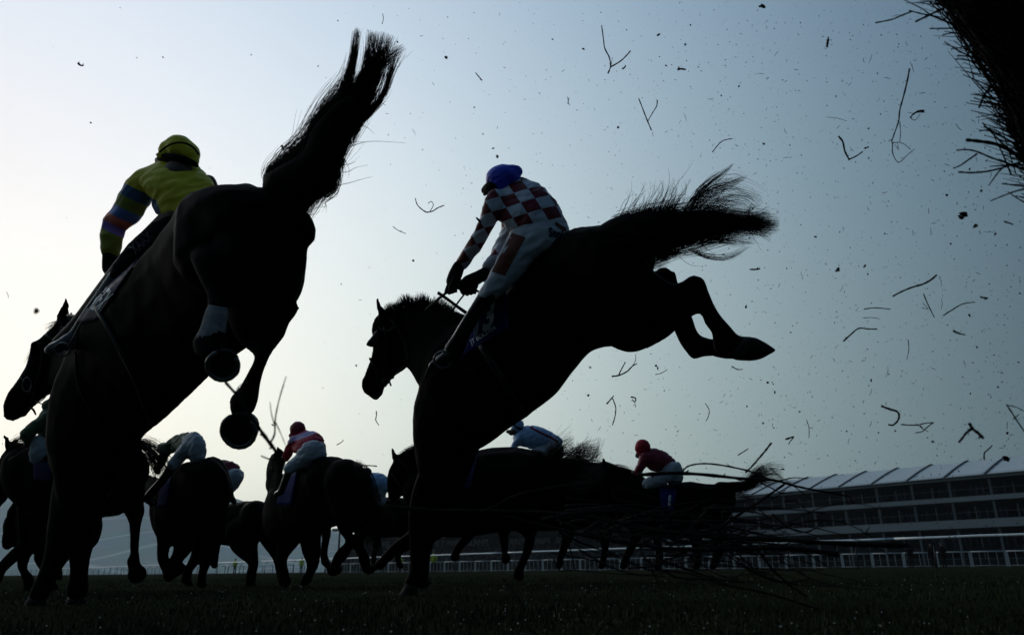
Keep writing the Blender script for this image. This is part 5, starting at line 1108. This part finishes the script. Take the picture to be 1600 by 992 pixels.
# twigs in the air, read one by one from the picture
FT = [
 ('long wavy forked twig high in the sky right of centre', 3.2, [(.9,1.2,[(940,40),(943,62),(945,76),(952,90),(954,104),(950,115)]),(1.1,1.,[(954,105),(968,97),(978,88),(985,80)]),(.4,.4,[(955,102),(957,90)])]),
 ('v-shaped twig beneath the high wavy one', 3.4, [(.9,1.,[(998,154),(1005,172),(1012,190),(1018,204)]),(.6,1.,[(1012,190),(1020,176),(1026,166),(1027,157)])]),
 ('curved single twig above the centre horse tail', 3.6, [(.8,.7,[(1113,238),(1120,229),(1128,221),(1137,218),(1144,217)])]),
 ('long trailing twig ending in an angular open loop left of the brush fence', 2.4, [(1.3,.9,[(1421,108),(1418,125),(1412,150),(1406,172),(1404,190),(1397,210),(1393,222)]),(.8,.5,[(1395,222),(1395,240),(1404,254),(1416,244),(1429,233)]),(.6,.5,[(1395,223),(1410,224),(1423,234)]),(.6,.5,[(1406,190),(1407,208),(1406,222)]),(.5,.4,[(1388,221),(1396,216)]),(.4,.4,[(1398,226),(1404,234),(1402,224)])]),
 ('bent dark L-shaped twig with knotted bark in the right sky', 2.5, [(1.6,1.3,[(1310,213),(1317,222),(1320,236),(1327,250)]),(1.2,.9,[(1327,249),(1338,244),(1348,237)]),(1.3,1.,[(1351,232),(1357,230)])]),
 ('small shredded leafy fragment beside the looped twig', 2.5, [(2.2,1.0,[(1444,174),(1436,174),(1428,178),(1422,184)]),(.5,.3,[(1430,178),(1418,176)]),(.5,.3,[(1434,176),(1446,176)]),(.6,.4,[(1422,184),(1430,188),(1438,178)])]),
 ('heart-shaped pair of curled twigs in the sky left of the blue-capped jockey', 3.6, [(.7,1.,[(649,310),(652,320),(660,328),(667,332)]),(1.,.8,[(667,332),(676,330),(684,325),(694,321)]),(.6,.6,[(672,330),(677,321),(674,315),(669,318)])]),
 ('tiny curved hair-like twig below the heart-shaped pair', 3.6, [(.6,.5,[(614,354),(622,360),(634,365)])]),
 ('forked straight twigs just under the centre horse belly', 3.4, [(1.3,.9,[(956,588),(968,586),(980,580),(988,572),(995,568)]),(1.,.8,[(967,585),(972,575),(977,566)]),(.6,.4,[(986,575),(993,563),(993,554)])]),
 ('fishhook-shaped twig hanging below the belly of the centre horse', 3.4, [(1.2,.8,[(948,631),(954,624),(959,618)]),(.9,.8,[(957,622),(962,636),(961,650),(957,664)])]),
 ('small looped scrap right of the fishhook twig', 3.4, [(1.2,.8,[(986,620),(993,622),(992,628),(988,624)]),(.6,.5,[(992,630),(993,636)])]),
 ('arc of thin twig with a bud below the hind hooves', 3.5, [(.6,.6,[(1102,630),(1108,640),(1107,650),(1103,658)])]),
 ('hooked thick-barked twig in the lower right sky', 2.3, [(1.7,1.3,[(1377,634),(1390,639),(1402,643),(1405,650),(1402,658),(1395,664),(1388,663)])]),
 ('triangular tangle of three thin twigs right of the hooked one', 2.4, [(1.,.8,[(1408,663),(1430,664),(1446,661),(1459,660)]),(.9,.7,[(1458,660),(1448,668),(1441,674),(1430,676)]),(.6,.5,[(1431,662),(1440,668),(1450,674)]),(1.3,.8,[(1438,665),(1442,670)])]),
 ('thick dark peeled stick bent like a boomerang above the grandstand', 1.7, [(2.6,2.4,[(1515,662),(1520,670),(1528,676),(1536,684)]),(2.0,1.7,[(1519,669),(1510,676),(1504,684),(1498,691)]),(.7,.5,[(1512,674),(1514,680)])]),
 ('angled small stick just above the grandstand ribs', 2.3, [(1.1,.9,[(1538,718),(1538,708),(1544,702),(1550,696)])]),
 ('long tapering pair of crossed twigs at the right edge', 1.8, [(1.3,1.,[(1573,632),(1582,646),(1591,660),(1602,676)]),(.8,.6,[(1574,633),(1588,636),(1602,643)]),(.8,.7,[(1583,655),(1592,647)])]),
 ('smooth pale curved stem in the middle of the right sky', 2.2, [(1.2,1.6,[(1395,463),(1408,456),(1425,449),(1442,444),(1455,437),(1463,430)])]),
 ('straight twig with two small side shoots under the pale stem', 2.5, [(.9,.8,[(1443,459),(1450,476),(1460,496)]),(.5,.4,[(1442,473),(1450,482)]),(.6,.4,[(1441,481),(1451,483)])]),
 ('long gently bowed twig right of the side-shooted one', 2.5, [(1.1,.7,[(1474,493),(1488,484),(1504,475),(1523,472)])]),
 ('level short stick left of the side-shooted twig', 2.5, [(.9,.7,[(1350,483),(1368,481),(1391,483)])]),
 ('bent arched twig below the level short stick', 2.4, [(1.4,.9,[(1318,533),(1330,522),(1342,513),(1358,514),(1371,514)])]),
 ('wispy twin twig between the level stick and arched twig', 2.6, [(.5,.4,[(1348,497),(1360,496),(1375,498)])]),
 ('dark pointed bark chip in the right sky', 2.0, [(1.8,.8,[(1490,517),(1499,521),(1508,523)])]),
 ('dark seed-shaped bark chip right of the pale stem', 2.1, [(.8,1.8,[(1531,463),(1536,465),(1542,466)])]),
 ('blunt short stick near the right edge below the fence', 2.1, [(1.2,1.,[(1569,346),(1575,348),(1583,351)])]),
 ('thin vertical twig low in the right sky', 2.6, [(.6,.4,[(1419,531),(1420,546),(1417,562)])]),
 ('small forked arrow-like splinter above the slanting stick', 2.6, [(1.5,1.2,[(1228,686),(1234,684),(1240,682)]),(.8,.6,[(1240,683),(1235,689),(1232,694)])]),
 ('short straight splinter above the level thick branch', 2.6, [(.9,.8,[(1153,711),(1161,706),(1169,701)])]),
 ('thin vertical twig with a stub near the right of the hooves', 3.0, [(.6,.5,[(1260,655),(1264,668),(1264,684)]),(.5,.4,[(1264,668),(1270,668)])]),
 ('thin angular twig beneath the centre horse raised hooves', 3.2, [(.9,.7,[(1143,572),(1152,577),(1160,577)])]),
 ('faint curved grass blade left of the thin angular twig', 3.4, [(.6,.5,[(1024,585),(1033,583),(1043,577)])]),
 ('wide seed-like bark strip right of the centre horse tail', 2.9, [(1.2,1.4,[(1172,421),(1180,421),(1187,420)])]),
 ('curled dark chip in the upper left sky', 3.0, [(1.8,.6,[(122,99),(125,102),(129,103),(130,100)])]),
 ('curled hanging scrap in the pale sky left of the centre horse forelegs', 3.4, [(.9,.6,[(588,642),(588,650),(587,656),(592,664)])]),
 ('thin bent twig over the round bay rump', 3.5, [(.7,.6,[(526,695),(533,691),(537,687)])]),
 ('level thin twig between the bay rump and the bridled head', 5.5, [(.8,.9,[(560,728),(575,727),(589,728)])]),
 ('small twig beside the upper tip of the left horse tail', 3.6, [(.5,.5,[(597,38),(599,30),(598,22)])]),
 ('small black bark chip right of the left horse tail tip', 2.8, [(.8,.9,[(743,114),(748,120),(753,126)])]),
 ('pair of hair-thin crossed splinters left of the high wavy twig', 3.2, [(.5,.5,[(887,152),(888,160),(890,165)]),(.5,.5,[(889,153),(887,163)])]),
 ('ragged black scrap of bark high right, shaped like a bird', 2.3, [(2.0,1.6,[(1294,62),(1293,68),(1292,74)]),(.8,.8,[(1294,58),(1295,62)])]),
 ('ragged short dark scrap above the v-shaped twig', 2.8, [(1.8,1.2,[(1059,109),(1064,108),(1071,109)])]),
 ('small dark notched chip beside the high wavy twig', 3.0, [(1.4,.9,[(972,108),(976,106),(977,103)])]),
]
for lb, d, ps in FT: branch(lb, d, ps, 'twigs thrown into the air')
branch('forked birch twig flying beneath the left horse rear hoof, out of focus', 1.5, [(2.2,3.4,[(352,597),(372,620),(395,655),(407,672),(420,690),(432,706),(442,722)]),(1.8,.8,[(422,692),(429,678),(430,655),(436,625),(447,588)]),(1.,.5,[(429,665),(424,645),(422,628)]),(1.2,.6,[(367,617),(374,603),(383,597)]),(1.8,1.,[(440,718),(424,718),(408,712)]),(.9,.5,[(431,660),(440,680),(446,695)])], None, 'twig', 'flying_twig')

# clods
def lump(seed):
    r = random.Random(seed); bm = bmesh.new(); bmesh.ops.create_icosphere(bm, subdivisions=1, radius=1)
    for v in bm.verts: v.co *= r.uniform(.65, 1.25)
    s = (r.uniform(.6, 1.5), r.uniform(.6, 1.1), r.uniform(.5, 1.))
    for v in bm.verts: v.co = Vector((v.co.x*s[0], v.co.y*s[1], v.co.z*s[2]))
    me = bpy.data.meshes.new('soil_clod'); bm.to_mesh(me); bm.free(); me.materials.append(M['soil']); return me
LM = [lump(i) for i in range(7)]
def clod(x, y, d, rpx, label, group=None, name='soil_clod'):
    o = bpy.data.objects.new(name, random.choice(LM)); COL.objects.link(o); o.location = P(x, y, d); s = rpx/FPX*d; o.scale = (s, s, s); o.rotation_euler = [random.uniform(0, 6.28) for _ in range(3)]
    tag(o, label, 'clod', group); return o
clod(57, 486, 1.25, 7.5, 'large blurred black clod in the white sky above the left horse ear')
def big_clod(x, y, d, r, label):
    b = MB(); c = P(x, y, d)
    for k in range(9):
        q = Vector((random.gauss(0, .5), random.gauss(0, .5), random.gauss(0, .5))); me = LM[k % 7]; b0 = len(b.v); s = r/FPX*d*.6
        for v in me.vertices: b.v.append((v.co*s+q*s*1.1)[:])
        for p_ in me.polygons: b.f.append(tuple(b0+i for i in p_.vertices))
    o = addmesh('soil_clod', b.v, b.f, M['soil']); o.location = c; tag(o, label, 'clod')
big_clod(1505, 336, 2.0, 6.5, 'largest crumbly round clod in the right sky below the fence')
big_clod(1524, 353, 2.0, 3.6, 'smaller clod just below right of the largest crumbly one')
big_clod(1309, 421, 2.2, 3.8, 'squarish dark clod at mid height right of the hind hooves')
big_clod(1573, 716, 2.0, 4.5, 'ragged clod hanging over the grandstand roof at right edge')
big_clod(1192, 11, 2.4, 4., 'dark smudged clod at the top edge of the sky')
for x, y, r in ((441,229,3),(528,33,1.8),(621,66,1.8),(497,104,1.6),(255,90,1.5),(142,192,1.8),(777,245,3.4),(770,232,2),(557,571,2),(585,620,1.6),(533,444,2),(697,90,3),(912,77,2.2),(979,47,1.8),(1029,55,2.5),(1091,105,2),(1155,135,2),(1234,227,1.6),(1193,225,2.2),(1001,711,2.5),(1480,305,2.6),(1351,416,2.5),(1485,381,2),(1208,600,2.),(1211,613,2.),(1028,575,2.4),(1206,597,2)):
    clod(x+random.uniform(-.5, .5), y, random.uniform(2, 3.6), r, 'small dark soil clod flung up into the sky', 'small clods in the air')
def dens(x, y):
    p = .04+.96*max(0, min(1, (x-430)/750))**1.3
    return p
cnt = 0
while cnt < 250:
    x = random.uniform(0, 1600); y = random.uniform(0, 735)
    if random.random() > dens(x, y): continue
    clod(x, y, random.uniform(1.6, 3.6), random.choice((.7, .8, .9, 1., 1.1, 1.3, 1.7, 2.4)), 'small dark soil clod flung up into the sky', 'small clods in the air'); cnt += 1
b = MB(); cnt = 0
while cnt < 8000:
    x = random.uniform(0, 1600); y = random.uniform(0, 850)
    if random.random() > dens(x, y)**1.2: continue
    c = P(x, y, random.uniform(1.6, 4.)); d = (c-CAM).length; r = random.expovariate(3.4)*.8+.18; r = min(r, 1.2)/FPX*d
    if random.random() < .055:
        dv = Vector((random.gauss(0, 1), random.gauss(0, .5), random.gauss(0, 1))).normalized()*random.uniform(1., 1+random.expovariate(.4))/FPX*d; e_ = dv.cross(Vector((.3, .8, .2)))*random.uniform(-.2, .25)
        b.tube([c-dv, c+e_, c+dv], [.25/FPX*d, .42/FPX*d, .25/FPX*d], 3)
    else:
        b0 = len(b.v); b.v.extend([(c+Vector(q)*r*random.uniform(.6, 1.2))[:] for q in ((1, 0, 0), (-1, 0, 0), (0, 1, 0), (0, -1, 0), (0, 0, 1), (0, 0, -1))])
        for q in ((0, 2, 4), (2, 1, 4), (1, 3, 4), (3, 0, 4), (2, 0, 5), (1, 2, 5), (3, 1, 5), (0, 3, 5)): b.f.append(tuple(b0+i for i in q))
    cnt += 1
tag(b.build('flying_grit', M['soil'], None, False), 'fine specks of soil and chaff filling the air on the right', 'grit', kind='stuff')

# ------------------------------------------------------------------ haze
hz = MB(); hz.box((0, 2000, 124), Vector((4600, 0, 0)), Vector((0, 2100, 0)), Vector((0, 0, 126))); 
Mh = bpy.data.materials.new('haze'); Mh.use_nodes = True; n = Mh.node_tree.nodes; n.remove(n['Principled BSDF'])
pv = n.new('ShaderNodeVolumePrincipled'); pv.inputs['Density'].default_value = .00017; pv.inputs['Color'].default_value = (.80, .90, 1., 1); pv.inputs['Anisotropy'].default_value = .5
Mh.node_tree.links.new(pv.outputs[0], n['Material Output'].inputs['Volume'])
o = hz.build('haze', Mh, None, False); tag(o, 'thin pale haze lying over the whole racecourse', 'haze', kind='stuff')
